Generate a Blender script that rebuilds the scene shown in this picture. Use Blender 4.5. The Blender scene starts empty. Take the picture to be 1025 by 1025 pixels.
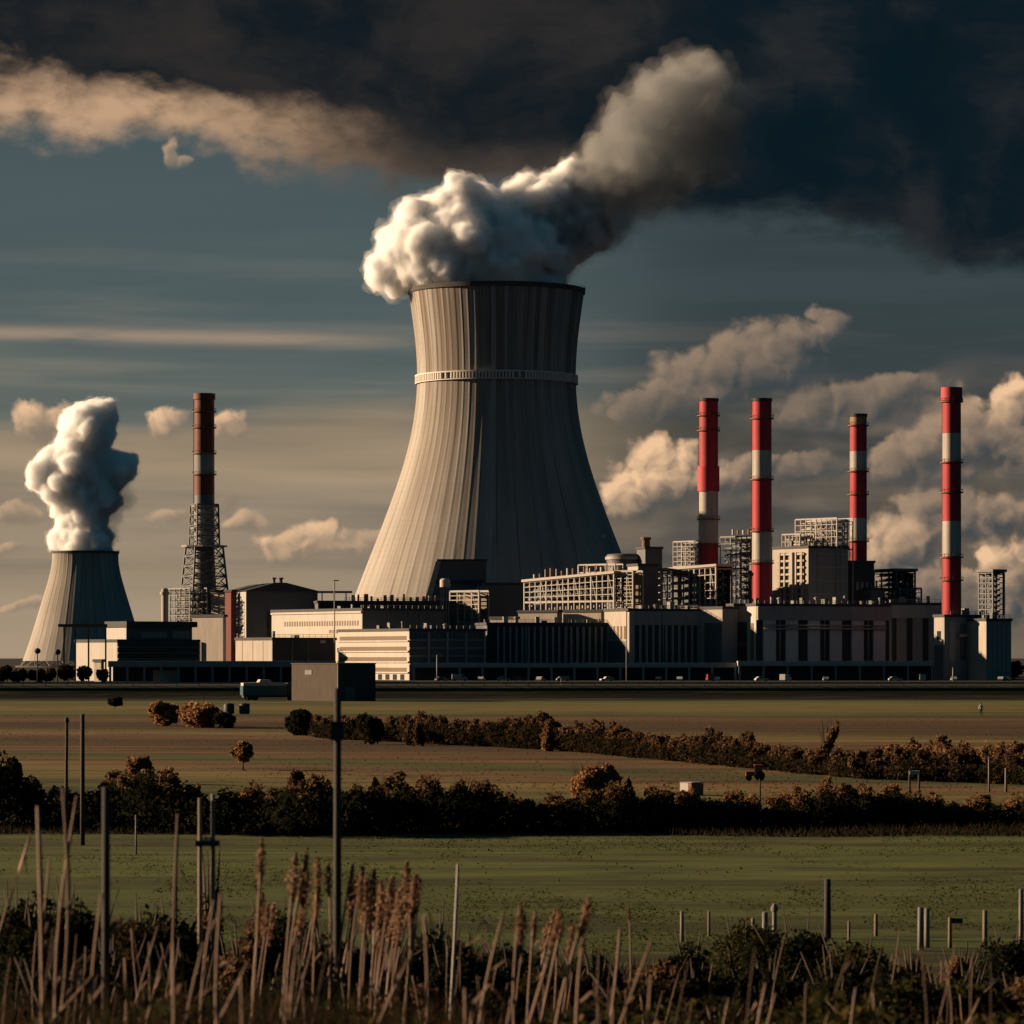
import bpy, bmesh, math, random
import numpy as np
from mathutils import Vector, Matrix, noise as mnoise

# ------------------------------------------------------------------ camera
R = math.radians
SC = bpy.context.scene
COL = SC.collection
F, HY, CAM_H = 3670.0, 658.0, 7.5          # focal length and horizon row in photo pixels, eye height in metres
cam_data = bpy.data.cameras.new('camera')
cam = bpy.data.objects.new('camera', cam_data)
COL.objects.link(cam)
cam.location = (0, 0, CAM_H)
cam.rotation_euler = (R(90), 0, 0)
cam_data.sensor_width = 36
cam_data.lens = 36 * F / 1024
cam_data.shift_y = (HY - 512) / 1024
cam_data.clip_start = 0.5
cam_data.clip_end = 90000
cam_data.dof.use_dof = True
cam_data.dof.focus_distance = 1000
cam_data.dof.aperture_fstop = 4.2
SC.camera = cam

# ------------------------------------------------------------------ exposure
SC.view_settings.view_transform = 'Standard'
SC.view_settings.look = 'None'
EXPOSURE = 1.35
SC.view_settings.exposure = EXPOSURE
SC.view_settings.gamma = 1
SC.render.film_transparent = False
SC.cycles.use_denoising = True
SC.cycles.max_bounces = 24
SC.cycles.diffuse_bounces = 3
SC.cycles.volume_bounces = 14
SC.cycles.transparent_max_bounces = 16
SC.cycles.sample_clamp_indirect = 6

# ------------------------------------------------------------------ sun
SUN_ELEV, SUN_BEHIND = 14.0, 14.0          # degrees above the horizon; degrees behind the left-hand side
_e, _b = R(SUN_ELEV), R(SUN_BEHIND)
SUN_DIR = Vector((-math.cos(_b) * math.cos(_e), math.sin(_b) * math.cos(_e), math.sin(_e)))
sun_data = bpy.data.lights.new('sun', 'SUN')
sun_data.energy = 5.0
sun_data.angle = R(0.5)
sun_data.color = (1.0, 0.71, 0.45)
sun = bpy.data.objects.new('sun', sun_data)
COL.objects.link(sun)
sun.rotation_euler = SUN_DIR.to_track_quat('Z', 'Y').to_euler()

# ------------------------------------------------------------------ node expressions
class X:
    """a node socket with arithmetic"""
    def __init__(s, nt, sock): s.nt, s.s = nt, sock
    def _m(s, op, b=None, c=None, clamp=False):
        n = s.nt.nodes.new('ShaderNodeMath'); n.operation = op; n.use_clamp = clamp
        for i, v in enumerate((s, b, c)):
            if v is None: continue
            if isinstance(v, X): s.nt.links.new(v.s, n.inputs[i])
            else: n.inputs[i].default_value = v
        return X(s.nt, n.outputs[0])
    def __add__(s, b): return s._m('ADD', b)
    def __sub__(s, b): return s._m('SUBTRACT', b)
    def __mul__(s, b): return s._m('MULTIPLY', b)
    def __truediv__(s, b): return s._m('DIVIDE', b)
    __radd__ = __add__
    __rmul__ = __mul__
    def rsub(s, a): return (s * -1.0) + a
    def mx(s, b): return s._m('MAXIMUM', b)
    def mn(s, b): return s._m('MINIMUM', b)
    def clamp(s): return s._m('ADD', 0.0, clamp=True)
    def smooth(s, a, b, lo=0.0, hi=1.0):
        n = s.nt.nodes.new('ShaderNodeMapRange'); n.interpolation_type = 'SMOOTHSTEP'
        s.nt.links.new(s.s, n.inputs['Value'])
        for k, v in zip(('From Min', 'From Max', 'To Min', 'To Max'), (a, b, lo, hi)): n.inputs[k].default_value = v
        return X(s.nt, n.outputs[0])

def N(nt, kind, **kw):
    n = nt.nodes.new(kind)
    for k, v in kw.items(): setattr(n, k, v)
    return n

def mixc(nt, f, a, b):
    n = N(nt, 'ShaderNodeMix', data_type='RGBA', clamp_factor=True)
    for sock, v in ((n.inputs[0], f), (n.inputs[6], a), (n.inputs[7], b)):
        if isinstance(v, X): nt.links.new(v.s, sock)
        elif isinstance(v, (tuple, list)): sock.default_value = (*v, 1)
        else: sock.default_value = v
    return X(nt, n.outputs[2])

def xyz(nt, x, y, z=0.0):
    n = N(nt, 'ShaderNodeCombineXYZ')
    for i, v in enumerate((x, y, z)):
        if isinstance(v, X): nt.links.new(v.s, n.inputs[i])
        else: n.inputs[i].default_value = v
    return X(nt, n.outputs[0])

def noise(nt, vec, scale, detail=6, rough=0.55, dist=0.0, dim='3D'):
    n = N(nt, 'ShaderNodeTexNoise'); n.noise_dimensions = dim
    nt.links.new(vec.s, n.inputs['Vector'])
    n.inputs['Scale'].default_value = scale; n.inputs['Detail'].default_value = detail
    n.inputs['Roughness'].default_value = rough; n.inputs['Distortion'].default_value = dist
    return X(nt, n.outputs['Fac'])

def puffy(nt, vec, scale, detail=2, rough=0.5):
    n = N(nt, 'ShaderNodeTexVoronoi', feature='F1', voronoi_dimensions='2D')
    nt.links.new(vec.s, n.inputs['Vector'])
    n.inputs['Scale'].default_value = scale; n.inputs['Detail'].default_value = detail
    n.inputs['Roughness'].default_value = rough; n.normalize = True
    d = X(nt, n.outputs['Distance'])
    return (d * d * -1.6) + 1.0

def ramp(nt, fac, stops, interp='LINEAR'):
    n = N(nt, 'ShaderNodeValToRGB')
    cr = n.color_ramp; cr.interpolation = interp
    while len(cr.elements) < len(stops): cr.elements.new(0.5)
    for e, (p, c) in zip(cr.elements, stops):
        e.position = p; e.color = (*c, 1) if len(c) == 3 else c
    nt.links.new(fac.s, n.inputs[0])
    return X(nt, n.outputs[0])

def lin(h):
    h = h.lstrip('#'); o = []
    for i in (0, 2, 4):
        c = int(h[i:i + 2], 16) / 255
        o.append(c / 12.92 if c <= 0.04045 else ((c + 0.055) / 1.055) ** 2.4)
    return tuple(o)

# ------------------------------------------------------------------ sky: Nishita daylight behind layers of cloud, by compass bearing and elevation
world = bpy.data.worlds.new('World'); SC.world = world
world.use_nodes = True
wt = world.node_tree; wt.nodes.clear()
SKY_STRENGTH = 0.1
def build_sky():
    nt = wt
    sky = N(nt, 'ShaderNodeTexSky', sky_type='NISHITA')
    sky.sun_disc = False
    sky.sun_elevation = R(SUN_ELEV)
    sky.sun_rotation = math.atan2(SUN_DIR.x, SUN_DIR.y)
    sky.air_density = 1.6; sky.dust_density = 2.5; sky.ozone_density = 1.5
    sky = X(nt, sky.outputs[0])
    tc = N(nt, 'ShaderNodeTexCoord')
    sp = N(nt, 'ShaderNodeSeparateXYZ'); nt.links.new(tc.outputs['Generated'], sp.inputs[0])
    x, y, z = (X(nt, o) for o in sp.outputs)
    K = F / 100.0
    U = x._m('ARCTAN2', y) * K                       # bearing, in units of 1.56 degrees
    V = z / ((x * x + y * y)._m('SQRT')).mx(0.02) * K # elevation, same unit
    def pu(px): return math.atan((px - 512) / F) * K
    def pv(py): return (HY - py) / 100.0
    S10 = 1.0 / SKY_STRENGTH / 2 ** EXPOSURE
    def c(h, k=1.0): return tuple(v * S10 * k for v in lin(h))
    P = xyz(nt, U, V)
    # high thin veil of stratus: warm near the horizon, slate above
    n_str = noise(nt, xyz(nt, U * 0.12, V * 1.1), 1.3, 3, 0.5, 0, '2D')
    vv = V + (n_str - 0.5) * 0.85
    t = (vv / 7.0).clamp()
    left = ramp(nt, t, [(0.0, c('ac977f')), (0.06, c('a5927a')), (0.15, c('958571')), (0.235, c('84796a')), (0.285, c('a38e75')), (0.325, c('8f7f6b')), (0.365, c('606865')),
                        (0.46, c('4c5b5f')), (0.60, c('43545b')), (0.72, c('3f5057')), (0.85, c('2d3940'))])
    right = ramp(nt, t, [(0.0, c('80705f')), (0.10, c('6f6457')), (0.24, c('55504b')), (0.34, c('454746')), (0.42, c('2f3f49')), (0.60, c('2b3d47')), (0.75, c('24333c')), (0.88, c('18252c'))])
    side = (U + (noise(nt, P, 0.35, 3, 0.55, 0, '2D') - 0.5) * 1.6).smooth(-0.8, 2.2)
    veil = mixc(nt, side, left, right)
    veil = mixc(nt, side * 0.16 + 0.04, veil, (0.0, 0.0, 0.0))
    lay = noise(nt, xyz(nt, U * 0.16 + 3.0, V * 2.6), 1.0, 4, 0.55, 0, '2D')
    veil = mixc(nt, lay.smooth(0.46, 0.72) * 0.30 * V.smooth(5.0, 1.5), veil, mixc(nt, side, c('b09c84'), c('7c7266')))
    veil = mixc(nt, lay.smooth(0.50, 0.28) * 0.28, veil, c('3a4a50'))
    # long lit streak of cirrus
    ns = noise(nt, xyz(nt, U * 0.6, V * 5.0), 1.0, 4, 0.6, 0, '2D')
    dv = (V - (pv(344) + 0.02) + U * 0.012 + (ns - 0.5) * 0.045)
    streak = (dv * dv * -170.0)._m('EXPONENT') * U.smooth(pu(470), pu(250)) * ns.smooth(0.05, 0.5) * 0.80
    veil = mixc(nt, streak, veil, c('a08b78'))
    base = mixc(nt, 0.975, sky, veil)
    # great dark cloud overhead with its lit edge
    n0 = noise(nt, xyz(nt, U * 0.5, V * 0.8), 0.55, 3, 0.5, 0, '2D')
    n1 = noise(nt, xyz(nt, U * 0.55, V * 0.9), 0.9, 5, 0.55, 0, '2D')
    wx = xyz(nt, U * 0.75 + 7.0 + (n1 - 0.5) * 1.3, V * 1.1 + (n0 - 0.5) * 1.2)
    n2 = noise(nt, wx, 0.95, 6, 0.58, 0, '2D')
    n3 = noise(nt, xyz(nt, U * 1.0 + 3.0, V * 1.7), 2.6, 5, 0.52, 0, '2D')
    h = V - (U * -0.125 + 4.58) + (n1 - 0.5) * 1.0 + (n3 - 0.5) * 0.26 + (n2 - 0.5) * 0.3
    m_up = h.smooth(-0.12, 0.30)
    dark = mixc(nt, n2.smooth(0.30, 0.76), c('111b21'), c('2f2c2b'))
    dark = mixc(nt, U.smooth(0.2, 3.0) * 0.85, dark, mixc(nt, n2.smooth(0.46, 0.80), c('091a22'), c('25292d')))
    hb = h + (n2 - 0.5) * 0.9
    lit_f = hb.smooth(0.80, 0.22) * (U + (n1 - 0.5) * 2.0).smooth(-0.3, -4.2) * n3.smooth(-0.15, 0.60)
    upc = mixc(nt, lit_f, dark, c('c6a281', 0.95))
    lit_r = h.smooth(0.8, 0.1) * U.smooth(-2.5, 0.0) * U.smooth(1.6, 0.2)
    upc = mixc(nt, lit_r * 0.5, upc, c('66574b'))
    sky1 = mixc(nt, m_up, base, upc)
    # broken grey stratocumulus low on the right
    q = xyz(nt, U * 0.42 + 11.0, V * 1.35); q1 = xyz(nt, (U - 0.16) * 0.42 + 11.0, (V + 0.12) * 1.35)
    m1, m1b = noise(nt, q, 0.9, 4, 0.5, 0, '2D'), noise(nt, q1, 0.9, 3, 0.5, 0, '2D')
    ms = m1.smooth(0.40, 0.56) * (U + (n1 - 0.5) * 1.5).smooth(0.6, 2.0) * V.smooth(3.2, 2.4)
    msl = ((m1 - m1b) * 4.0 + 0.30).smooth(0.0, 1.0)
    sky1 = mixc(nt, ms * 0.6, sky1, mixc(nt, msl, c('3a4145'), c('7d7062')))
    # heaps of cumulus: where each stands, how wide and tall, how sunlit
    heaps = [(638, 496, 26, 20, .95), (668, 474, 44, 32, 1.), (712, 482, 40, 22, .6), (750, 474, 44, 16, .36), (660, 408, 56, 16, .20), (712, 386, 60, 28, .30),
             (770, 362, 54, 34, .32), (822, 334, 22, 22, .36), (845, 410, 66, 22, .26), (905, 396, 44, 18, .30), (800, 470, 46, 14, .26),
             (912, 462, 46, 26, .36), (968, 446, 60, 42, .50), (1018, 412, 28, 26, 1.0), (1030, 452, 40, 36, .5), (900, 550, 40, 30, .72),
             (950, 592, 60, 22, .40), (985, 522, 60, 24, .66), (1010, 572, 36, 26, .95), (940, 508, 44, 16, .40), (1012, 606, 34, 18, .6),
             (280, 548, 26, 14, .8), (312, 541, 30, 18, .8), (355, 542, 30, 14, .65), (40, 425, 23, 20, .85), (166, 423, 20, 16, .9), (231, 424, 15, 13, .85),
             (223, 503, 13, 10, .12), (250, 523, 22, 10, .55), (14, 518, 18, 9, .5), (170, 517, 24, 8, .4), (6, 547, 22, 6, .45),
             (22, 606, 24, 6, .5), (171, 153, 7, 11, .42), (184, 163, 9, 7, .35)]
    warp = N(nt, 'ShaderNodeTexNoise', noise_dimensions='2D'); nt.links.new(P.s, warp.inputs['Vector'])
    warp.inputs['Scale'].default_value = 2.6; warp.inputs['Detail'].default_value = 3
    wv = N(nt, 'ShaderNodeVectorMath', operation='MULTIPLY_ADD')
    nt.links.new(warp.outputs['Color'], wv.inputs[0]); wv.inputs[1].default_value = (.30, .22, 0); nt.links.new(P.s, wv.inputs[2])
    acc = sw = swb = swl = None
    for (px, py, rx, ry, b) in heaps:
        s2 = N(nt, 'ShaderNodeVectorMath', operation='MULTIPLY_ADD'); nt.links.new(wv.outputs[0], s2.inputs[0])
        kx, ky = 100 / (rx * 1.15), 100 / (ry * 1.15)
        s2.inputs[1].default_value = (kx, ky, 0)
        s2.inputs[2].default_value = (-(pu(px) + .15) * kx, -(pv(py) + .11) * ky, 0)
        s3 = N(nt, 'ShaderNodeVectorMath', operation='LENGTH'); nt.links.new(s2.outputs[0], s3.inputs[0])
        s4 = N(nt, 'ShaderNodeVectorMath', operation='DOT_PRODUCT'); nt.links.new(s2.outputs[0], s4.inputs[0]); s4.inputs[1].default_value = (-.62, .78, 0)
        q_ = 1.1 * min(1.0, 0.45 + min(rx, ry) / 36.0)
        dd = X(nt, s3.outputs['Value'])._m('MULTIPLY_ADD', -q_, q_ + 0.06)
        w = (dd + 0.45).mx(0.0); w = w * w
        acc = dd if acc is None else acc.mx(dd)
        sw = w if sw is None else sw + w
        swb = w * b if swb is None else w._m('MULTIPLY_ADD', b, swb)
        lt = X(nt, s4.outputs['Value'])
        swl = w * lt if swl is None else w._m('MULTIPLY_ADD', lt, swl)
    sw = sw.mx(0.001)
    B0, L0 = swb / sw, swl / sw
    W0 = X(nt, wv.outputs[0])
    off = N(nt, 'ShaderNodeVectorMath', operation='ADD'); nt.links.new(W0.s, off.inputs[0]); off.inputs[1].default_value = (-0.075, 0.07, 0)
    W1 = X(nt, off.outputs[0])
    pa, pb = puffy(nt, W0, 2.9, 2, 0.42), puffy(nt, W1, 2.9, 2, 0.42)
    fa = noise(nt, P, 2.4, 5, 0.55, 0, '2D')
    D0 = (acc + (pa - 0.72) * 1.0 + (fa - 0.5) * 0.9).mn(acc * 3.0 + 1.4)
    low = L0.smooth(-0.9, 0.2)
    m_cu = mixc(nt, low, D0.smooth(0.0, 0.95), D0.smooth(0.0, 0.42))
    m_cu = X(nt, m_cu.s) * y.smooth(0.0, 0.2)
    li = ((pa - pb) * 1.1 + (fa - 0.5) * 0.35 + L0 * 0.62 + 0.30).smooth(-0.15, 1.05)
    li = li * B0
    shade = mixc(nt, side, c('857767'), c('40474b'))
    cu = mixc(nt, li * 1.25, shade, c('efc49a'))
    sky2 = mixc(nt, m_cu * (B0 * 0.35 + 0.65), sky1, cu)
    # unseen sky behind and above the viewer, added teal to colour the shade
    teal_fill = mixc(nt, n2.smooth(0.3, 0.75), c('103f51'), c('1a4d60'))
    sky2 = mixc(nt, (y + (n1 - 0.5) * 0.5).smooth(0.55, -0.05) * 0.92, sky2, teal_fill)
    sky2 = mixc(nt, V.smooth(7.5, 14.0) * 0.9, sky2, teal_fill)
    # under the horizon
    col = mixc(nt, V.smooth(-0.3, -0.02), c('2a2a26'), sky2)
    bg = N(nt, 'ShaderNodeBackground'); bg.inputs['Strength'].default_value = SKY_STRENGTH
    nt.links.new(col.s, bg.inputs['Color'])
    out = N(nt, 'ShaderNodeOutputWorld'); nt.links.new(bg.outputs[0], out.inputs['Surface'])
build_sky()
world.cycles.sampling_method = 'MANUAL'; world.cycles.sample_map_resolution = 512

# ------------------------------------------------------------------ placing
def zg(x, y):
    """ground height: a bank under the viewer, flat fields, a low embankment before the plant"""
    b = 7.05 - 0.1 * y
    b = min(max(b, 0.0), 5.9)
    if y < 85: b += 0.12 * mnoise.noise((x * 0.3, y * 0.3, 3.1)) * min(1, (90 - y) / 30)
    e = 0.0
    if 664 < y < 705:
        e = 2.5 * min(1, (y - 664) / 4) if y < 690 else 2.5 * max(0, 1 - (y - 690) / 12)
    return b + e
def gx(px, d): return (px - 512) * d / F
def gz(py, d): return CAM_H + (HY - py) * d / F
def gd(py): return CAM_H * F / (py - HY)             # distance of flat ground seen at that row

# ------------------------------------------------------------------ materials
def new_mat(name):
    m = bpy.data.materials.new(name); m.use_nodes = True
    nt = m.node_tree; nt.nodes.clear()
    out = N(nt, 'ShaderNodeOutputMaterial')
    return m, nt, out
def pbsdf(nt, out, col, rough=0.8, metal=0.0, spec=0.3, bump=None, bd=0.02, bs=0.3):
    p = N(nt, 'ShaderNodeBsdfPrincipled')
    if isinstance(col, X): nt.links.new(col.s, p.inputs['Base Color'])
    else: p.inputs['Base Color'].default_value = (*col, 1)
    p.inputs['Roughness'].default_value = rough; p.inputs['Metallic'].default_value = metal
    p.inputs['Specular IOR Level'].default_value = spec
    if bump is not None:
        b = N(nt, 'ShaderNodeBump'); b.inputs['Distance'].default_value = bd; b.inputs['Strength'].default_value = bs
        nt.links.new(bump.s, b.inputs['Height']); nt.links.new(b.outputs[0], p.inputs['Normal'])
    nt.links.new(p.outputs[0], out.inputs['Surface'])
    return p
def objco(nt):
    t = N(nt, 'ShaderNodeTexCoord'); return X(nt, t.outputs['Object'])
def scalev(nt, v, s):
    m = N(nt, 'ShaderNodeVectorMath', operation='MULTIPLY'); nt.links.new(v.s, m.inputs[0]); m.inputs[1].default_value = s
    return X(nt, m.outputs[0])
def sepv(nt, v):
    s = N(nt, 'ShaderNodeSeparateXYZ'); nt.links.new(v.s, s.inputs[0]); return tuple(X(nt, o) for o in s.outputs)

_mats = {}
ALB = 0.56      # how light the weathered surfaces are overall
def plain(name, c, rough=0.75, metal=0.0, var=0.25, streak=0.3, sc=0.15, spec=0.25):
    """weathered paint, plaster, metal or concrete: patches plus streaks of dirt running down"""
    if name in _mats: return _mats[name]
    m, nt, out = new_mat(name)
    o = objco(nt)
    a = noise(nt, o, sc, 6, 0.6)
    s = noise(nt, scalev(nt, o, (1.0, 1.0, 0.08)), sc * 6, 4, 0.6)
    f = (a - 0.5) * (2 * var) + (s - 0.5) * (2 * streak)
    c = tuple(v * ALB for v in c)
    lo = tuple(v * 0.45 for v in c); hi = tuple(min(0.85, v * 1.3) for v in c)
    col = mixc(nt, (f + 0.62).clamp(), lo, hi)
    pbsdf(nt, out, col, rough, metal, spec)
    _mats[name] = m
    return m
# ------------------------------------------------------------------ mesh collecting
class MB:
    def __init__(s): s.v, s.f, s.m, s.sm = [], [], [], []
    def quad(s, a, b, c, d, m=0):
        i = len(s.v); s.v += [a, b, c, d]; s.f.append((i, i + 1, i + 2, i + 3)); s.m.append(m); s.sm.append(False)
    def box(s, x0, x1, y0, y1, z0, z1, m=0):
        i = len(s.v)
        s.v += [(x0, y0, z0), (x1, y0, z0), (x1, y1, z0), (x0, y1, z0), (x0, y0, z1), (x1, y0, z1), (x1, y1, z1), (x0, y1, z1)]
        for q in ((0, 3, 2, 1), (4, 5, 6, 7), (0, 1, 5, 4), (1, 2, 6, 5), (2, 3, 7, 6), (3, 0, 4, 7)):
            s.f.append(tuple(i + k for k in q)); s.m.append(m); s.sm.append(False)
        return s
    def prism(s, pts, y0, y1, m=0):
        """outline in x,z carried from y0 to y1"""
        i, n = len(s.v), len(pts)
        s.v += [(x, y0, z) for x, z in pts] + [(x, y1, z) for x, z in pts]
        s.f.append(tuple(range(i, i + n))); s.f.append(tuple(range(i + 2 * n - 1, i + n - 1, -1)))
        for k in range(n):
            j = (k + 1) % n; s.f.append((i + j, i + k, i + n + k, i + n + j))
        s.m += [m] * (n + 2); s.sm += [False] * (n + 2)
        return s
    def bar(s, p, q, w, h=None, m=0):
        p, q = Vector(p), Vector(q); h = h or w
        d = (q - p).normalized()
        up = Vector((0, 0, 1)) if abs(d.z) < 0.9 else Vector((1, 0, 0))
        a = d.cross(up).normalized() * (w / 2); b = a.cross(d).normalized() * (h / 2)
        i = len(s.v)
        for c in (p, q):
            s.v += [tuple(c + u * a + t * b) for u, t in ((-1, -1), (1, -1), (1, 1), (-1, 1))]
        for f in ((0, 1, 2, 3), (7, 6, 5, 4), (0, 4, 5, 1), (1, 5, 6, 2), (2, 6, 7, 3), (3, 7, 4, 0)):
            s.f.append(tuple(i + k for k in f)); s.m.append(m); s.sm.append(False)
        return s
    def lathe(s, prof, n=32, cx=0, cy=0, m=0, caps=True, smooth=False):
        i = len(s.v); k = len(prof)
        for r, z in prof:
            for j in range(n):
                a = 2 * math.pi * j / n
                s.v.append((cx + r * math.cos(a), cy + r * math.sin(a), z))
        for q in range(k - 1):
            for j in range(n):
                j2 = (j + 1) % n
                s.f.append((i + q * n + j, i + q * n + j2, i + (q + 1) * n + j2, i + (q + 1) * n + j)); s.m.append(m); s.sm.append(smooth)
        if caps:
            s.f.append(tuple(i + j for j in range(n - 1, -1, -1))); s.f.append(tuple(i + (k - 1) * n + j for j in range(n)))
            s.m += [m, m]; s.sm += [False, False]
        return s
    def tube(s, pts, rad, n=6, m=0):
        i = len(s.v); k = len(pts)
        P = [Vector(p) for p in pts]
        for q in range(k):
            d = (P[min(q + 1, k - 1)] - P[max(q - 1, 0)]).normalized()
            up = Vector((0, 0, 1)) if abs(d.z) < 0.95 else Vector((1, 0, 0))
            a = d.cross(up).normalized(); b = a.cross(d)
            r = rad[q] if isinstance(rad, (list, tuple)) else rad
            for j in range(n):
                t = 2 * math.pi * j / n
                s.v.append(tuple(P[q] + a * (r * math.cos(t)) + b * (r * math.sin(t))))
        for q in range(k - 1):
            for j in range(n):
                j2 = (j + 1) % n
                s.f.append((i + q * n + j, i + q * n + j2, i + (q + 1) * n + j2, i + (q + 1) * n + j)); s.m.append(m); s.sm.append(True)
        s.f.append(tuple(i + j for j in range(n - 1, -1, -1))); s.f.append(tuple(i + (k - 1) * n + j for j in range(n)))
        s.m += [m, m]; s.sm += [False, False]
        return s
    def sphere(s, c, r, sz=None, n=12, m=0):
        rx, ry, rz = sz or (r, r, r)
        i = len(s.v); rows = n // 2
        for q in range(1, rows):
            t = math.pi * q / rows
            for j in range(n):
                a = 2 * math.pi * j / n
                s.v.append((c[0] + rx * math.sin(t) * math.cos(a), c[1] + ry * math.sin(t) * math.sin(a), c[2] - rz * math.cos(t)))
        b = len(s.v); s.v += [(c[0], c[1], c[2] - rz), (c[0], c[1], c[2] + rz)]
        for q in range(rows - 2):
            for j in range(n):
                j2 = (j + 1) % n
                s.f.append((i + q * n + j, i + q * n + j2, i + (q + 1) * n + j2, i + (q + 1) * n + j)); s.m.append(m); s.sm.append(True)
        for j in range(n):
            j2 = (j + 1) % n
            s.f.append((b, i + j2, i + j)); s.f.append((b + 1, i + (rows - 2) * n + j, i + (rows - 2) * n + j2))
            s.m += [m, m]; s.sm += [True, True]
        return s
    def mesh(s, name, mats):
        me = bpy.data.meshes.new(name)
        me.from_pydata(s.v, [], s.f)
        for m in (mats if isinstance(mats, (list, tuple)) else [mats]): me.materials.append(m)
        me.polygons.foreach_set('material_index', s.m)
        me.polygons.foreach_set('use_smooth', s.sm)
        me.update()
        return me

def tag(o, label=None, cat=None, group=None, kind=None):
    if label: o['label'] = label
    if cat: o['category'] = cat
    if group: o['group'] = group
    if kind: o['kind'] = kind
    return o
def link(name, me, parent=None, loc=(0, 0, 0), rz=0.0):
    o = bpy.data.objects.new(name, me); COL.objects.link(o)
    o.location = loc; o.rotation_euler = (0, 0, rz)
    if parent is not None: o.parent = parent
    return o
def thing(name, label, cat, loc=(0, 0, 0), rz=0.0, group=None):
    return tag(link(name, None, None, loc, rz), label, cat, group)
def part(name, mb, mats, parent, loc=(0, 0, 0), label=None, rz=0.0):
    o = link(name, mb.mesh(name, mats) if isinstance(mb, MB) else mb, parent, loc, rz)
    if label: o['label'] = label
    return o
def copy_tree(o, parent=None):
    c = o.copy(); COL.objects.link(c)
    if parent is not None: c.parent = parent
    for ch in list(o.children): copy_tree(ch, c)
    return c
def np_mesh(name, verts, faces, mats, mat_idx=None, smooth=False):
    """big meshes of equal polygons from arrays"""
    me = bpy.data.meshes.new(name)
    nv, (nf, k) = len(verts), faces.shape
    me.vertices.add(nv); me.vertices.foreach_set('co', np.asarray(verts, np.float32).ravel())
    me.loops.add(nf * k); me.loops.foreach_set('vertex_index', faces.astype(np.int32).ravel())
    me.polygons.add(nf); me.polygons.foreach_set('loop_start', np.arange(0, nf * k, k, dtype=np.int32))
    me.polygons.foreach_set('loop_total', np.full(nf, k, np.int32))
    for m in (mats if isinstance(mats, (list, tuple)) else [mats]): me.materials.append(m)
    if mat_idx is not None: me.polygons.foreach_set('material_index', np.asarray(mat_idx, np.int32))
    me.polygons.foreach_set('use_smooth', np.full(nf, smooth, bool))
    me.update(); me.validate()
    return me

# ------------------------------------------------------------------ ground
def ground_material():
    m, nt, out = new_mat('field_soil_and_grass')
    o = objco(nt); x, y, z = sepv(nt, o)
    w = noise(nt, scalev(nt, o, (0.02, 0.012, 0)), 1.0, 4, 0.5)
    # strips of field run nearly square to the view; k tilts their edges
    yy = y + x * 1.15 * y.smooth(450, 230) * y.smooth(150, 230) + (w - 0.5) * y * 0.06
    t = (y.mx(1.0)._m('POWER', -1.0) * 0.0 + yy / 700.0).clamp()
    G1, G2, G3 = (0.145, 0.175, 0.042), (0.09, 0.122, 0.032), (0.31, 0.225, 0.075)
    B1, B2, DITCH_SHADE = (0.12, 0.064, 0.032), (0.27, 0.14, 0.064), (0.020, 0.018, 0.014)  # last tone: hedge shadow and ditch put into the ground colour
    s = lambda d: d / 700.0
    col = ramp(nt, t, [(0.0, (0.030, 0.022, 0.013)), (s(84), (0.04, 0.03, 0.015)), (s(98), G2), (s(150), G1), (s(160), DITCH_SHADE), (s(176), DITCH_SHADE), (s(186), G2), (s(215), G3), (s(232), B2), (s(250), G2),
                       (s(268), B2), (s(300), B1), (s(322), B1), (s(336), B2), (s(356), G3), (s(382), B1), (s(420), B1), (s(455), B2), (s(472), B1), (s(490), G1), (s(540), G3), (s(640), G1), (s(650), (0.018, 0.019, 0.015))])
    fine = noise(nt, scalev(nt, o, (0.18, 0.9, 1)), 1.0, 7, 0.65)      # drilled rows and worn patches
    rows = noise(nt, scalev(nt, o, (0.03, 1.2, 1)), 1.3, 3, 0.6)
    swath = noise(nt, scalev(nt, o, (0.006, 0.16, 1)), 1.0, 4, 0.6)
    patch = noise(nt, scalev(nt, o, (0.05, 0.09, 1)), 1.0, 6, 0.6)
    col = mixc(nt, patch.smooth(0.52, 0.70) * 0.75, col, (0.045, 0.032, 0.017))
    col = mixc(nt, fine.smooth(0.45, 0.75) * 0.65, col, (0.032, 0.027, 0.012))
    col = mixc(nt, rows.smooth(0.5, 0.7) * 0.5, col, (0.19, 0.17, 0.075))
    col = mixc(nt, swath.smooth(0.60, 0.36) * 0.62, col, (0.035, 0.033, 0.014))
    worn = noise(nt, scalev(nt, o, (0.16, 0.34, 1)), 1.0, 6, 0.62)
    col = mixc(nt, worn.smooth(0.50, 0.66) * y.smooth(200, 150) * 0.6, col, (0.045, 0.043, 0.018))
    col = mixc(nt, worn.smooth(0.46, 0.34) * y.smooth(200, 150) * 0.4, col, (0.20, 0.19, 0.07))
    far = y.smooth(700, 720)
    col = mixc(nt, far, col, mixc(nt, fine, (0.028, 0.028, 0.027), (0.05, 0.047, 0.043)))
    col = mixc(nt, 1.0 - ALB, col, (0.0, 0.0, 0.0))
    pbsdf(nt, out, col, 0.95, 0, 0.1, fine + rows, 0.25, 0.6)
    return m
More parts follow.
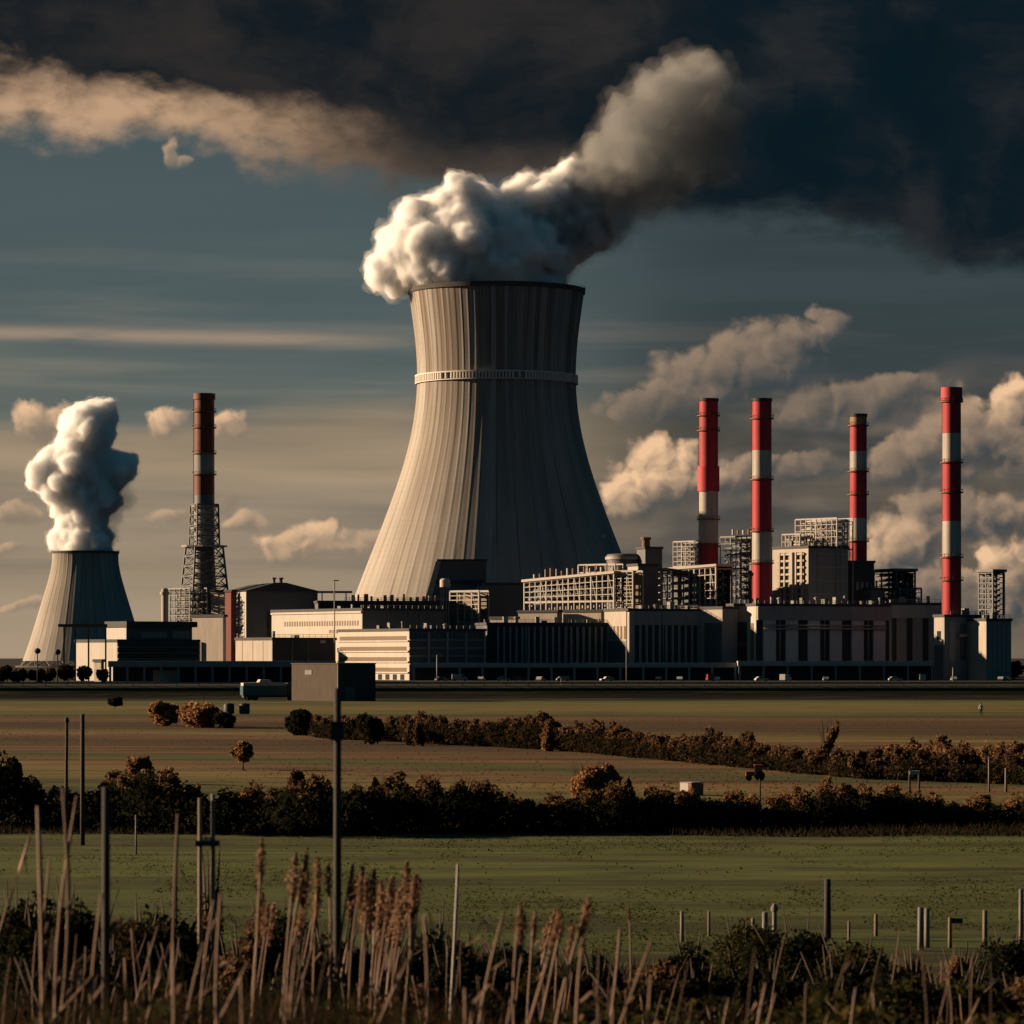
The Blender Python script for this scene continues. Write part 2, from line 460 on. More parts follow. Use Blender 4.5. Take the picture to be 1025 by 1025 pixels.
def build_ground():
    ys = list(np.linspace(-60, 90, 100)) + list(np.linspace(92, 300, 100)) + list(np.linspace(304, 660, 60)) + list(np.linspace(662, 712, 40)) + \
         list(np.geomspace(720, 60000, 50))
    ss = np.linspace(-1, 1, 121)
    V = np.zeros((len(ys), len(ss), 3))
    for i, y in enumerate(ys):
        half = 60 + 0.75 * max(y, 0)
        for j, q in enumerate(ss):
            x = half * q * (0.35 + 0.65 * abs(q))
            V[i, j] = (x, y, zg(x, y))
    ny, nx = len(ys), len(ss)
    idx = np.arange(ny * nx).reshape(ny, nx)
    fc = np.stack([idx[:-1, :-1], idx[:-1, 1:], idx[1:, 1:], idx[1:, :-1]], -1).reshape(-1, 4)
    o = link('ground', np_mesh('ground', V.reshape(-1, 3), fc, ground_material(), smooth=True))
    tag(o, 'flat farmland in olive and brown strips with a low embankment before the power station', kind='structure')
build_ground()

# ------------------------------------------------------------------ cooling towers
def tower_material(name, c, ribs):
    m, nt, out = new_mat(name)
    o = objco(nt); x, y, z = sepv(nt, o)
    a = x._m('ARCTAN2', y) * (1 / (2 * math.pi))
    # lift joints, run-off streaks, patches
    st = noise(nt, xyz(nt, a * (ribs * 1.9), z * 0.006), 1.0, 4, 0.65)
    st2 = noise(nt, xyz(nt, a * 44.0, z * 0.012), 1.0, 3, 0.5)
    pt = noise(nt, scalev(nt, o, (1, 1, 0.6)), 0.045, 6, 0.6)
    top = (z * (1 / 158.0)).smooth(0.55, 1.0)
    dirt = (st.smooth(0.46, 0.66) * (top * 1.1 + 0.3)) * 0.85 + st2.smooth(0.60, 0.75) * 0.30
    aw = a * (ribs / 2.0) + (noise(nt, xyz(nt, a * 25.0, 0.0), 1.0, 2) - 0.5) * 0.9
    seam = aw._m('FRACT').smooth(0.90, 0.95) * noise(nt, xyz(nt, a * 60.0, z * 0.02), 1.0, 3, 0.6).smooth(0.40, 0.62)
    run = noise(nt, xyz(nt, a * 38.0, z * 0.0045), 1.0, 4, 0.65).smooth(0.42, 0.60) * ((z * (1 / 158.0)).smooth(0.1, 1.0) * 0.8 + 0.2)
    lj = (z * 0.42)._m('FRACT').smooth(0.90, 0.97)
    col = mixc(nt, pt, tuple(v * 0.62 for v in c), tuple(v * 1.32 for v in c))
    col = mixc(nt, dirt.clamp(), col, tuple(v * k for v, k in zip(c, (0.36, 0.32, 0.29))))
    col = mixc(nt, run * 0.75, col, tuple(v * k for v, k in zip(c, (0.42, 0.34, 0.28))))
    col = mixc(nt, seam * 0.62, col, tuple(v * 0.22 for v in c))
    col = mixc(nt, lj * 0.22, col, tuple(v * 0.5 for v in c))
    pbsdf(nt, out, col, 0.9, 0, 0.15, pt, 0.4, 0.4)
    return m
def cooling_tower(label, px, prof_px, d, ribs, rib_h, hollow, mat, rim_mat):
    mpp = d / F
    t = thing('cooling_tower', label, 'cooling tower', (gx(px, d), d, 0))
    pr = [(hw * mpp, gz(py, d)) for hw, py in prof_px]
    zs = [z for _, z in pr]; rs = [r for r, _ in pr]
    ztop, zleg = zs[0], 0.055 * zs[0]
    order = np.argsort(zs)
    n_z, seg = 90, ribs * 4
    grid = np.linspace(zleg, ztop, n_z)
    from_z = np.array(zs)[order]; from_r = np.array(rs)[order]
    # smooth interpolation through the measured outline
    cf = np.polyfit(from_z, from_r, 5)
    rad = np.polyval(cf, grid)
    V = []
    for z, r in zip(grid, rad):
        for j in range(seg):
            a = 2 * math.pi * j / seg
            k = r + (rib_h if j % 4 == 0 else 0.0)
            V.append((k * math.cos(a), k * math.sin(a), z))
    nO = len(V)
    for z, r in zip(grid, rad):
        for j in range(seg):
            a = 2 * math.pi * j / seg
            V.append(((r - 1.0) * math.cos(a), (r - 1.0) * math.sin(a), z))
    idx = np.arange(n_z * seg).reshape(n_z, seg); nx = np.roll(idx, -1, 1)
    fo = np.stack([idx[:-1], nx[:-1], nx[1:], idx[1:]], -1).reshape(-1, 4)
    fi = np.stack([idx[1:], nx[1:], nx[:-1], idx[:-1]], -1).reshape(-1, 4) + nO
    ft = np.stack([idx[-1], nx[-1], nx[-1] + nO, idx[-1] + nO], -1)
    fb = np.stack([idx[0] + nO, nx[0] + nO, nx[0], idx[0]], -1)
    link('shell', np_mesh('shell', np.array(V), np.concatenate([fo, fi, ft, fb]), mat), t)
    r1 = rad[-1]
    mb = MB(); e = rib_h + 0.05
    mb.lathe([(r1 - 1.6, ztop - 1.3), (r1 + e + 0.3, ztop - 1.3), (r1 + e + 0.5, ztop + 0.5), (r1 - 1.6, ztop + 0.5), (r1 - 1.6, ztop - 1.3)], 128, caps=False, smooth=False)
    for j in range(96):
        a = 2 * math.pi * j / 96
        p = ((r1 + e + 0.3) * math.cos(a), (r1 + e + 0.3) * math.sin(a))
        mb.bar((*p, ztop + 0.4), (*p, ztop + 1.6), 0.12)
    part('rim', mb, rim_mat, t)
    # slanting legs under the shell
    rb = np.polyval(cf, zleg) - 0.5; r0 = np.polyval(cf, 0) + 1.0
    leg = MB()
    n = ribs // 2
    leg.bar((r0, 0, 0), (rb * math.cos(math.pi / n), rb * math.sin(math.pi / n), zleg + 0.5), zleg * 0.09)
    leg.bar((r0, 0, 0), (rb * math.cos(-math.pi / n), rb * math.sin(-math.pi / n), zleg + 0.5), zleg * 0.09)
    lm = leg.mesh('leg', mat)
    for j in range(n): part('leg', lm, mat, t, rz=2 * math.pi * j / n)
    pond = MB().lathe([(r0 + 3, -0.5), (r0 + 3, 1.2), (r0 + 2.4, 1.2), (r0 + 2.4, -0.5)], 96, caps=False, smooth=False)
    part('basin_wall', pond, rim_mat, t)
    return t, lambda z: float(np.polyval(cf, z)), ztop, mpp
M_TOWER = tower_material('tower_concrete', (0.265, 0.246, 0.225), 76)
M_TOWER2 = tower_material('small_tower_concrete', (0.255, 0.238, 0.215), 44)
M_RIM = plain('dark_rim_concrete', (0.10, 0.095, 0.09), 0.9)
TD = 1480
big, big_r, BIG_TOP, BIG_MPP = cooling_tower('huge concrete cooling tower with a pale walkway ring and steam rolling from its mouth', 496.5,
    [(87.7, 291), (84.5, 310), (81.3, 340), (79.6, 366), (79.8, 394), (84, 430), (90, 456), (97, 477), (104.5, 499), (121, 542), (133, 575), (141, 597), (157, 635), (171, 672)], TD, 76, 0.09, True, M_TOWER, M_RIM)
def walkway():
    z0, z1 = gz(384.5, TD), gz(376, TD)
    r = big_r((z0 + z1) / 2) + 0.45
    floor_ = MB().lathe([(r, z0), (r + 0.55, z0), (r + 0.55, z0 + 0.35), (r, z0 + 0.35)], 152, caps=False, smooth=False)
    floor_.lathe([(r, z1 - 0.5), (r + 0.55, z1 - 0.5), (r + 0.55, z1), (r, z1)], 152, caps=False, smooth=False)
    wm = plain('pale_walkway', (0.95, 0.88, 0.80), 0.8, var=.2, streak=.25)
    for j in range(152):
        a = 2 * math.pi * j / 152; c, s_ = math.cos(a), math.sin(a); zm = (z0 + z1) / 2
        if (j * 7) % 23 in (3, 12): continue
        floor_.bar(((r - 0.6) * c, (r - 0.6) * s_, zm), ((r + 0.5) * c, (r + 0.5) * s_, zm), 0.62, z1 - z0 - 0.9)
    part('walkway', floor_, wm, big)
    lampb = MB().box(-0.6, 0.6, -0.5, 0.5, -0.6, 0.6)
    a = math.asin((603 - 496.5) / 121); z = gz(538, TD); rr = big_r(z) + 0.5
    part('warning_lamp', lampb, plain('white_metal', (0.75, 0.72, 0.68), 0.5), big, (rr * math.sin(a), -rr * math.cos(a), z))
walkway()
small, small_r, SMALL_TOP, SMALL_MPP = cooling_tower('small pale cooling tower far off beyond the low white block', 85.3,
    [(33.2, 552), (32.9, 560), (34.5, 571), (38, 585), (42.5, 600), (48, 618), (55.5, 642), (62.5, 662)], 3000, 44, 0.12, True, M_TOWER2, M_RIM)

# ------------------------------------------------------------------ steam
def steam_material(name, dens, ab_share=0.06, aniso=0.0):
    m, nt, out = new_mat(name)
    v = N(nt, 'ShaderNodeVolumeScatter')
    v.inputs['Color'].default_value = (1, 1, 1, 1); v.inputs['Density'].default_value = dens
    v.inputs['Anisotropy'].default_value = aniso
    v.inputs['Density'].default_value = dens * (1 - ab_share)
    ab = N(nt, 'ShaderNodeVolumeAbsorption'); ab.inputs['Color'].default_value = (0.12, 0.16, 0.20, 1); ab.inputs['Density'].default_value = dens * ab_share
    ad = N(nt, 'ShaderNodeAddShader')
    nt.links.new(v.outputs[0], ad.inputs[0]); nt.links.new(ab.outputs[0], ad.inputs[1])
    nt.links.new(ad.outputs[0], out.inputs['Volume'])
    return m
def refit(me, voxel):
    """one clean closed skin round everything in the mesh"""
    o = bpy.data.objects.new('steam', me); COL.objects.link(o)
    rm = o.modifiers.new('remesh', 'REMESH'); rm.mode = 'VOXEL'; rm.voxel_size = voxel; rm.use_smooth_shade = True
    m2 = bpy.data.meshes.new_from_object(o.evaluated_get(bpy.context.evaluated_depsgraph_get()))
    bpy.data.objects.remove(o)
    # keep only the outer skin: loose bits and inner bubbles go
    bm = bmesh.new(); bm.from_mesh(m2); seen = set(); best = []
    for f in bm.faces:
        if f in seen: continue
        grp = [f]; seen.add(f); st = [f]
        while st:
            for ed in st.pop().edges:
                for g in ed.link_faces:
                    if g not in seen: seen.add(g); st.append(g); grp.append(g)
        if len(grp) > len(best): best = grp
    keep = set(best)
    bmesh.ops.delete(bm, geom=[f for f in bm.faces if f not in keep], context='FACES')
    bm.to_mesh(m2); bm.free()
    return m2
def puffs(rng, blobs, kids, depth, voxel, rolls, skins, rough, ease=2):
    """overlapping rolls of steam grown from a few large ones, fused into one skin; rolls: (radius, height) of the billows on it"""
    from mathutils import kdtree
    C, Rr = [], []
    def grow(c, r, lvl):
        C.append(c); Rr.append(r)
        if lvl == 0: return
        for _ in range(kids[lvl - 1]):
            d = Vector((rng.gauss(0, 1), rng.gauss(0, 1), rng.gauss(0, 1))).normalized()
            grow(c + d * r * rng.uniform(0.80, 1.0), r * rng.uniform(0.24, 0.46), lvl - 1)
    for c, r in blobs: grow(c, r, depth)
    bm = bmesh.new(); bmesh.ops.create_icosphere(bm, subdivisions=3, radius=1.0)
    bm.verts.ensure_lookup_table()
    uv = np.array([v.co for v in bm.verts]); uf = np.array([[v.index for v in f.verts] for f in bm.faces]); bm.free()
    V = (np.array([list(c) for c in C])[:, None, :] + uv[None] * np.array(Rr)[:, None, None]).reshape(-1, 3)
    Fc = (uf[None] + (np.arange(len(C)) * len(uv))[:, None, None]).reshape(-1, 3)
    m2 = refit(np_mesh('steam', V, Fc, []), voxel)
    n = len(m2.vertices)
    def get(what):
        a = np.empty(n * 3, np.float32); m2.vertices.foreach_get(what, a); return a.reshape(-1, 3)
    for (rad, amp) in rolls:
        co, no = get('co'), get('normal')
        pick = rng.sample(range(n), max(8, min(n - 1, int(n * voxel * voxel / (rad * rad * 0.9)))))
        kd = kdtree.KDTree(len(pick)); size = {}
        for k in pick: kd.insert(co[k], k); size[k] = rng.uniform(0.55, 1.35)
        kd.balance()
        h = np.empty(n)
        for q, p in enumerate(co):
            _, k, d = kd.find(p)
            h[q] = max(0.0, 1 - (d / (rad * 1.3 * size[k])) ** 2) * size[k] - 0.5
        co = co + no * (h * amp)[:, None]
        m2.vertices.foreach_set('co', co.astype(np.float32).ravel()); m2.update()
    co0, no0 = get('co'), get('normal')
    # soften the creases a little
    e = np.empty(len(m2.edges) * 2, np.int32); m2.edges.foreach_get('vertices', e); e = e.reshape(-1, 2)
    for _ in range(ease):
        s = np.zeros((n, 3)); c = np.zeros(n)
        np.add.at(s, e[:, 0], co0[e[:, 1]]); np.add.at(s, e[:, 1], co0[e[:, 0]]); np.add.at(c, e.ravel(), 1)
        co0 = co0 * 0.5 + 0.5 * s / np.maximum(c, 1)[:, None]
    out = []
    for k, (off, ns) in enumerate(skins):
        f = np.array([mnoise.fractal(Vector(p) / (voxel * ns), 0.6, 2.1, 4) for p in co0 + 37.0 * k])
        m3 = m2.copy()
        m3.vertices.foreach_set('co', (co0 + no0 * (off + f * rough * (1 + 0.5 * k))[:, None]).astype(np.float32).ravel()); m3.update()
        out.append(refit(m3, voxel * 1.1))
    return out
def plume(name, label, px0, d, mpp, ztop, dense, tail, seed, dens1, dens2, voxel):
    rng = random.Random(seed); unit = mpp / BIG_MPP * (1.0 if mpp < 0.6 else 0.50)
    base = Vector((gx(px0, d), d, ztop))
    t = thing('steam_plume', label, 'steam', base)
    def bl(lst):
        o = []
        for (px, py, r, dy) in lst:
            c = Vector((gx(px, d) - base.x, dy * mpp, gz(py, d) - base.z))
            o.append((c, r * mpp))
        return o
    core, s1, s2, s3 = puffs(rng, bl(dense), (6, 10), 2, voxel, ((9.0 * unit, 3.0 * unit), (4.2 * unit, 2.0 * unit), (2.2 * unit, 0.8 * unit)),
                         ((-0.5 * unit, 4), (0.0, 3.6), (0.6 * unit, 3.6), (1.5 * unit, 4.5)), 1.35 * unit, 1)
    for nm, me, k in (('billow', core, 1.0), ('skin', s1, 0.40), ('skin', s2, 0.10), ('thin_skin', s3, 0.035)):
        me.materials.append(steam_material(nm + '_steam', dens1 * k, 0.05)); link(nm, me, t)
    if tail:
        skins = puffs(rng, bl(tail), (5, 6), 2, voxel * 1.2, ((9.0 * unit, 4.2 * unit), (4.4 * unit, 2.0 * unit), (2.4 * unit, 0.9 * unit)), ((-0.8 * unit, 5), (0.0, 4.5), (1.0 * unit, 4.5), (2.6 * unit, 5.5)), 2.3 * unit, 1)
        for me, k in zip(skins, (1.0, 0.55, 0.28, 0.11)):
            me.materials.append(steam_material('trail_steam', dens2 * k, 0.60)); link('trail', me, t)  # strong absorption puts the shadow on the trail into the steam itself
    return t
plume('steam_plume', 'thick white steam rolling out of the huge cooling tower and trailing up to the right', 496.5, TD, BIG_MPP, BIG_TOP,
      [(386, 270, 17, 0), (398, 284, 10, -8), (408, 252, 27, -8), (432, 262, 28, -20), (432, 232, 30, 10), (462, 208, 24, 0), (470, 245, 38, -5), (480, 222, 30, 15), (505, 235, 32, 0),
       (515, 262, 30, -12), (540, 256, 28, 0), (556, 240, 28, 8), (528, 200, 20, 5), (548, 200, 22, -6), (575, 190, 22, 5), (500, 285, 40, 0), (460, 285, 26, 8), (535, 285, 26, 5), (580, 225, 24, 0)],
      [(600, 190, 32, 0), (615, 160, 28, 5), (640, 165, 34, -8), (632, 128, 24, 0), (660, 130, 36, 8), (662, 95, 22, -5), (690, 100, 34, 0), (700, 75, 20, 6), (715, 115, 30, -8), (690, 145, 32, 8), (735, 100, 12, 0),
       (720, 160, 20, 4), (610, 215, 22, 0), (585, 200, 22, 4), (575, 225, 24, -4), (645, 195, 18, 0), (675, 180, 18, 4)], 7, 0.55, 0.06, 0.75)
plume('steam_plume', 'white column of steam standing over the small far cooling tower', 85.3, 3000, SMALL_MPP, SMALL_TOP,
      [(85, 555, 26, 0), (80, 535, 24, 4), (84, 512, 24, 0), (70, 490, 22, -5), (92, 488, 26, 5), (52, 470, 20, 0), (78, 465, 28, 0), (108, 470, 20, 6), (124, 466, 12, 0), (42, 474, 11, 4),
       (86, 440, 24, -6), (76, 424, 16, 5), (98, 418, 18, 0), (90, 412, 10, 0), (58, 508, 8, 0)],
      [(108, 510, 14, 0), (120, 500, 12, 0), (104, 535, 12, 4), (116, 480, 12, 0), (112, 425, 9, 0)], 11, 0.26, 0.02, 1.1)
# ------------------------------------------------------------------ the plant
M_CREAM = plain('cream_panel', (0.46, 0.40, 0.34), 0.7, var=0.2, streak=0.35)
M_WHITE = plain('white_render', (0.56, 0.51, 0.45), 0.7, var=0.15, streak=0.3)
M_TAN = plain('tan_glazing', (0.21, 0.155, 0.105), 0.3, var=0.2, streak=0.1)
M_GREY = plain('grey_concrete', (0.34, 0.33, 0.32), 0.85, var=0.2, streak=0.3)
M_PALE = plain('pale_concrete', (0.46, 0.44, 0.42), 0.85, var=0.2, streak=0.3)
M_DARK = plain('dark_cladding_and_shade', (0.13, 0.14, 0.15), 0.6, var=0.2, streak=0.25)  # also covers unlit fronts, their shade put into the colour
M_DARKER = plain('black_recess_and_shade', (0.045, 0.052, 0.058), 0.6, var=0.2, streak=0.2)
M_GLASS = plain('dark_glass', (0.03, 0.04, 0.045), 0.12, var=0.2, streak=0.1, spec=0.6)
M_STEEL = plain('pale_steel', (0.40, 0.36, 0.32), 0.55, var=0.2, streak=0.25, sc=0.5)
M_RUST = plain('rusty_steel', (0.25, 0.12, 0.07), 0.8, var=0.3, streak=0.3, sc=0.5)
M_BROWN = plain('red_brown_cladding', (0.24, 0.045, 0.032), 0.7, var=0.2, streak=0.25)
M_ROOF = plain('dark_roof', (0.07, 0.07, 0.075), 0.8)
M_RED = plain('red_paint', (0.58, 0.055, 0.07), 0.7, var=0.3, streak=0.45)
M_WPAINT = plain('white_paint', (0.58, 0.53, 0.47), 0.7, var=0.25, streak=0.45)
M_FADED = plain('faded_red_paint', (0.20, 0.055, 0.035), 0.7, var=0.2, streak=0.25)

class Block:
    """a four-sided building seen corner-on: its sunlit left wall spans xl..xm in the photo, its shaded front xm..xr"""
    def __init__(s, name, label, cat, xl, xm, xr, ytop, d, a=30, S=None, W=None, mat=None, front=None, group=None, roof=True):
        s.d, s.a = d, R(a); mpp = d / F; tb = (xm - 512) / F
        s.W = W or (xr - xm) * mpp / (math.cos(s.a) - math.sin(s.a) * tb)
        s.S = S or (xm - xl) * mpp / (math.sin(s.a) + math.cos(s.a) * tb)
        s.H = gz(ytop, d); s.mpp = mpp
        s.t = thing(name, label, cat, (gx(xm, d), d, 0), s.a, group)
        mb = MB().box(0, s.W, 0, s.S, 0, s.H)
        s.wall = part('wall', mb, mat or M_GREY, s.t)
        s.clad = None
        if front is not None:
            s.clad = part('shade_front_slab', MB().box(0.0, s.W, -0.25, -0.003, 0.02, s.H - 0.02), front, s.t)  # darker slab paints the shade of the unlit front into its colour
        if roof:
            s.roof = part('roof', MB().box(-0.35, s.W + 0.35, -0.6, s.S + 0.35, s.H + 0.003, s.H + 0.9), M_ROOF, s.t)
    def z(s, py): return gz(py, s.d)
    def u(s, px):
        """distance along the front for a column of the photo"""
        return (px - 512 - (s.t.location.x / s.d * F)) * s.mpp / math.cos(s.a)
    def left(s, name, v0, v1, z0, z1, mat, out=0.15, label=None):
        """a piece on the left wall, v as a share of its depth from the near corner"""
        return part(name, MB().box(-out, -0.003, v0 * s.S, v1 * s.S, z0, z1), mat, s.t, label=label)
    def front(s, name, u0, u1, z0, z1, mat, out=0.3, base=None, label=None):
        base = 0.25 if s.clad else 0.0
        return part(name, MB().box(u0 * s.W, u1 * s.W, -out - base, -0.003 - base, z0, z1), mat, s.t, label=label)
    def rep_front(s, name, n, u0, u1, frac, z0, z1, mat, out=0.4, base=None):
        base = 0.25 if s.clad else 0.0
        st = (u1 - u0) * s.W / n
        me = MB().box(0, st * frac, -out - base, -0.003 - base, z0, z1).mesh(name, mat)
        for k in range(n): part(name, me, mat, s.t, (u0 * s.W + st * (k + 0.5 - frac / 2), 0, 0))
    def rep_left(s, name, n, v0, v1, frac, z0, z1, mat, out=0.12):
        st = (v1 - v0) * s.S / n
        me = MB().box(-out, -0.003, 0, st * frac, z0, z1).mesh(name, mat)
        for k in range(n): part(name, me, mat, s.t, (0, v0 * s.S + st * (k + 0.5 - frac / 2), 0))
    def railing(s, u0=0.0, u1=1.0):
        mb = MB(); n = max(4, int(s.W / 2.5))
        for z in (s.H + 1.4, s.H + 2.0): mb.bar((s.W * u0, 0.3, z), (s.W * u1, 0.3, z), 0.12)
        for k in range(n + 1):
            x = s.W * (u0 + (u1 - u0) * k / n); mb.bar((x, 0.3, s.H + 0.9), (x, 0.3, s.H + 2.0), 0.12)
        part('roof_railing', mb, M_STEEL, s.t)

# --- striped office block and its shaded front
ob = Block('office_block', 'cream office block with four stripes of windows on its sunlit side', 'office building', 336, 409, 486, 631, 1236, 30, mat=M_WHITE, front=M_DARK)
hh = ob.H
for k in range(4):
    z1 = hh * (0.90 - 0.215 * k)
    ob.left('window_band', 0.03, 0.985, z1 - hh * 0.085, z1, M_TAN, 0.02)
    ob.left('sill', 0.0, 1.0, z1 - hh * 0.115, z1 - hh * 0.085, M_WHITE, 0.5)
ob.rep_left('doorway', 9, 0.04, 0.97, 0.55, 0.1, hh * 0.12, M_GLASS, 0.05)
for py in (640, 648, 656, 664): ob.front('floor_band', 0, 1, ob.z(py) - 0.25, ob.z(py) + 0.25, M_GREY, 0.45, 0.25)
ob.rep_front('column', 4, 0.12, 1.1, 0.06, 0, hh * 0.98, M_PALE, 0.9, 0.25)
ob.rep_front('window', 18, 0.0, 1.0, 0.62, ob.z(638), ob.z(633), M_GLASS, 0.05, 0.25)
# --- ribbed halls
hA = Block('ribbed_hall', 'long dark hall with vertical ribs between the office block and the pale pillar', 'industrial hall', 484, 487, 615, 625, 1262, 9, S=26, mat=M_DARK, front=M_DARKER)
hA.rep_front('rib', 19, 0.06, 0.97, 0.36, hA.z(664), hA.z(626.5), M_GREY, 0.6, 0.25)
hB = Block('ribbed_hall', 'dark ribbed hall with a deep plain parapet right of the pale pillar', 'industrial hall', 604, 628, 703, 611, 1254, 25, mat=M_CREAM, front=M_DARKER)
hB.front('parapet_band', 0.0, 1.0, hB.z(625), hB.z(611.2), M_GREY, 0.8, 0.25)
hB.rep_front('rib', 11, 0.02, 0.98, 0.36, hB.z(664), hB.z(625), M_GREY, 0.55, 0.25)
hB.front('corner_pillar', -0.01, 0.05, 0, hB.z(611), M_PALE, 1.2, 0.25)
hB.rep_left('louvre', 6, 0.05, 0.95, 0.45, hB.z(639), hB.z(626), M_TAN)
hB.left('lower_bay', 0.05, 0.92, 0.2, hB.z(641), M_DARK, 0.08)
# --- blocks right of the halls
e1 = Block('control_block', 'cream control block with a bright upper wall at the end of the ribbed hall', 'industrial building', 700, 722, 737, 609, 1256, 38, mat=M_CREAM, front=M_GREY)
e1.left('shutter', 0.02, 0.8, 0.2, e1.z(623), M_DARK, 0.12)
sh = Block('stair_shaft', 'narrow dark shaft with one tan landing between two white posts', 'stair shaft', 733, 734, 752, 606, 1262, 12, S=9, mat=M_GREY)
sh.front('recess', 0.08, 0.80, sh.z(662), sh.z(622), M_DARKER, 0.1)
sh.front('landing', 0.15, 0.78, sh.z(647), sh.z(642), M_TAN, 0.5)
sh.front('post', 0.0, 0.07, sh.z(663), sh.z(612), M_WHITE, 1.3)
sh.left('post', 0.0, 0.1, sh.z(663), sh.z(612), M_WHITE, 0.6)
e2 = Block('pilaster_hall', 'long hall with broad pale pilasters and dark slots under a plain grey frieze', 'industrial hall', 747, 756, 891, 606, 1250, 24, mat=M_WHITE, front=M_DARKER)
e2.front('frieze', 0.0, 1.0, e2.z(620), e2.z(606.2), M_GREY, 1.2, 0.25)
e2.rep_front('pilaster', 6, 0.01, 1.0, 0.55, e2.z(664), e2.z(620), plain('pale_panel', (0.72, 0.70, 0.67), 0.8, var=.2, streak=.3), 0.8, 0.25)
e2.left('slot', 0.25, 0.6, e2.z(662), e2.z(623), M_TAN, 0.08)
e3 = Block('ash_house', 'plain grey house with two dark slots between the pilaster hall and the end block', 'industrial building', 888, 892, 942, 605, 1290, 14, S=20, mat=M_GREY, front=M_DARKER)
e3.front('frieze', 0.0, 1.0, e3.z(618), e3.z(605.2), M_PALE, 0.9, 0.25)
e3.rep_front('pilaster', 3, 0.02, 0.98, 0.6, e3.z(664), e3.z(618), M_GREY, 0.6, 0.25)
e4 = Block('end_block', 'grey end block with a bright narrow side wall and a small square window', 'industrial building', 934, 944, 990, 617, 1240, 30, mat=M_CREAM, front=M_GREY)
e4.left('window', 0.3, 0.7, e4.z(640), e4.z(631), M_GLASS, 0.06)
e4.left('lower_door', 0.05, 0.95, 0.1, e4.z(645), M_DARK, 0.08)
for (a0, a1, p0, p1, mm) in ((0.10, 0.22, 662, 622, M_PALE), (0.34, 0.46, 660, 624, M_DARK), (0.55, 0.66, 668, 626, M_DARK), (0.76, 0.97, 668, 621, M_PALE)):
    e4.front('panel', a0, a1, e4.z(p0), e4.z(p1), mm, 0.25)
e4.front('canopy', 0.28, 0.5, e4.z(637), e4.z(634), M_PALE, 1.6)
for (bx, by, bw, bh) in ((10, 6, 3, 3.4), (20, 9, 2.0, 2.2)):
    part('roof_unit', MB().box(bx * .6, bx * .6 + bw, by * .5, by * .5 + bw, e4.H + 0.9, e4.H + 0.9 + bh), M_DARK, e4.t)
e5 = Block('annex_block', 'lower annexe with a plain tan wall at the right end of the plant', 'industrial building', 979, 986, 1011, 621, 1232, 20, S=16, mat=M_CREAM, front=M_GREY)
e5.rep_front('panel', 5, 0.04, 0.96, 0.8, e5.z(672), e5.z(624), M_GREY, 0.2)
part('roof_unit', MB().box(4, 6.4, 3, 5, e5.H + 0.9, e5.H + 2.9), M_DARK, e5.t)
# --- loading canopy along the foot of the halls
def canopy(name, label, px0, px1, y0, y1, d, depth, n, mat, pmat):
    mpp = d / F; L = (px1 - px0) * mpp
    t = thing(name, label, 'canopy', (gx(px0, d), d, 0))
    z1, z0 = gz(y0, d), gz(y1, d)
    part('roof_slab', MB().box(0, L, 0, depth, z0, z1), mat, t)
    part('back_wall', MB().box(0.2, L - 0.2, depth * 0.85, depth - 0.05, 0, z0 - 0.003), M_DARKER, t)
    pm = MB().box(-0.35, 0.35, 0.4, 1.1, 0, z0 - 0.003).mesh('post', pmat)
    for k in range(n): part('post', pm, pmat, t, (0.6 + (L - 1.2) * k / (n - 1), 0, 0))
    return t
canopy('loading_canopy', 'long grey loading canopy on posts along the foot of the ribbed halls', 412, 737, 663, 667.5, 1226, 7, 15, M_PALE, M_PALE)
canopy('loading_canopy', 'grey loading canopy on posts under the pilaster hall', 738, 934, 661, 666, 1222, 7, 9, M_PALE, M_GREY)
lc = canopy('flat_roofed_depot', 'low dark depot with a wide flat roof in front of the lattice mast', 108, 334, 661, 667, 1150, 14, 14, M_GREY, M_GREY)
part('garage_door', MB().box(13.5, 22, 6, 6.6, 0, 3.6), M_WHITE, lc, label='pale ribbed garage door')
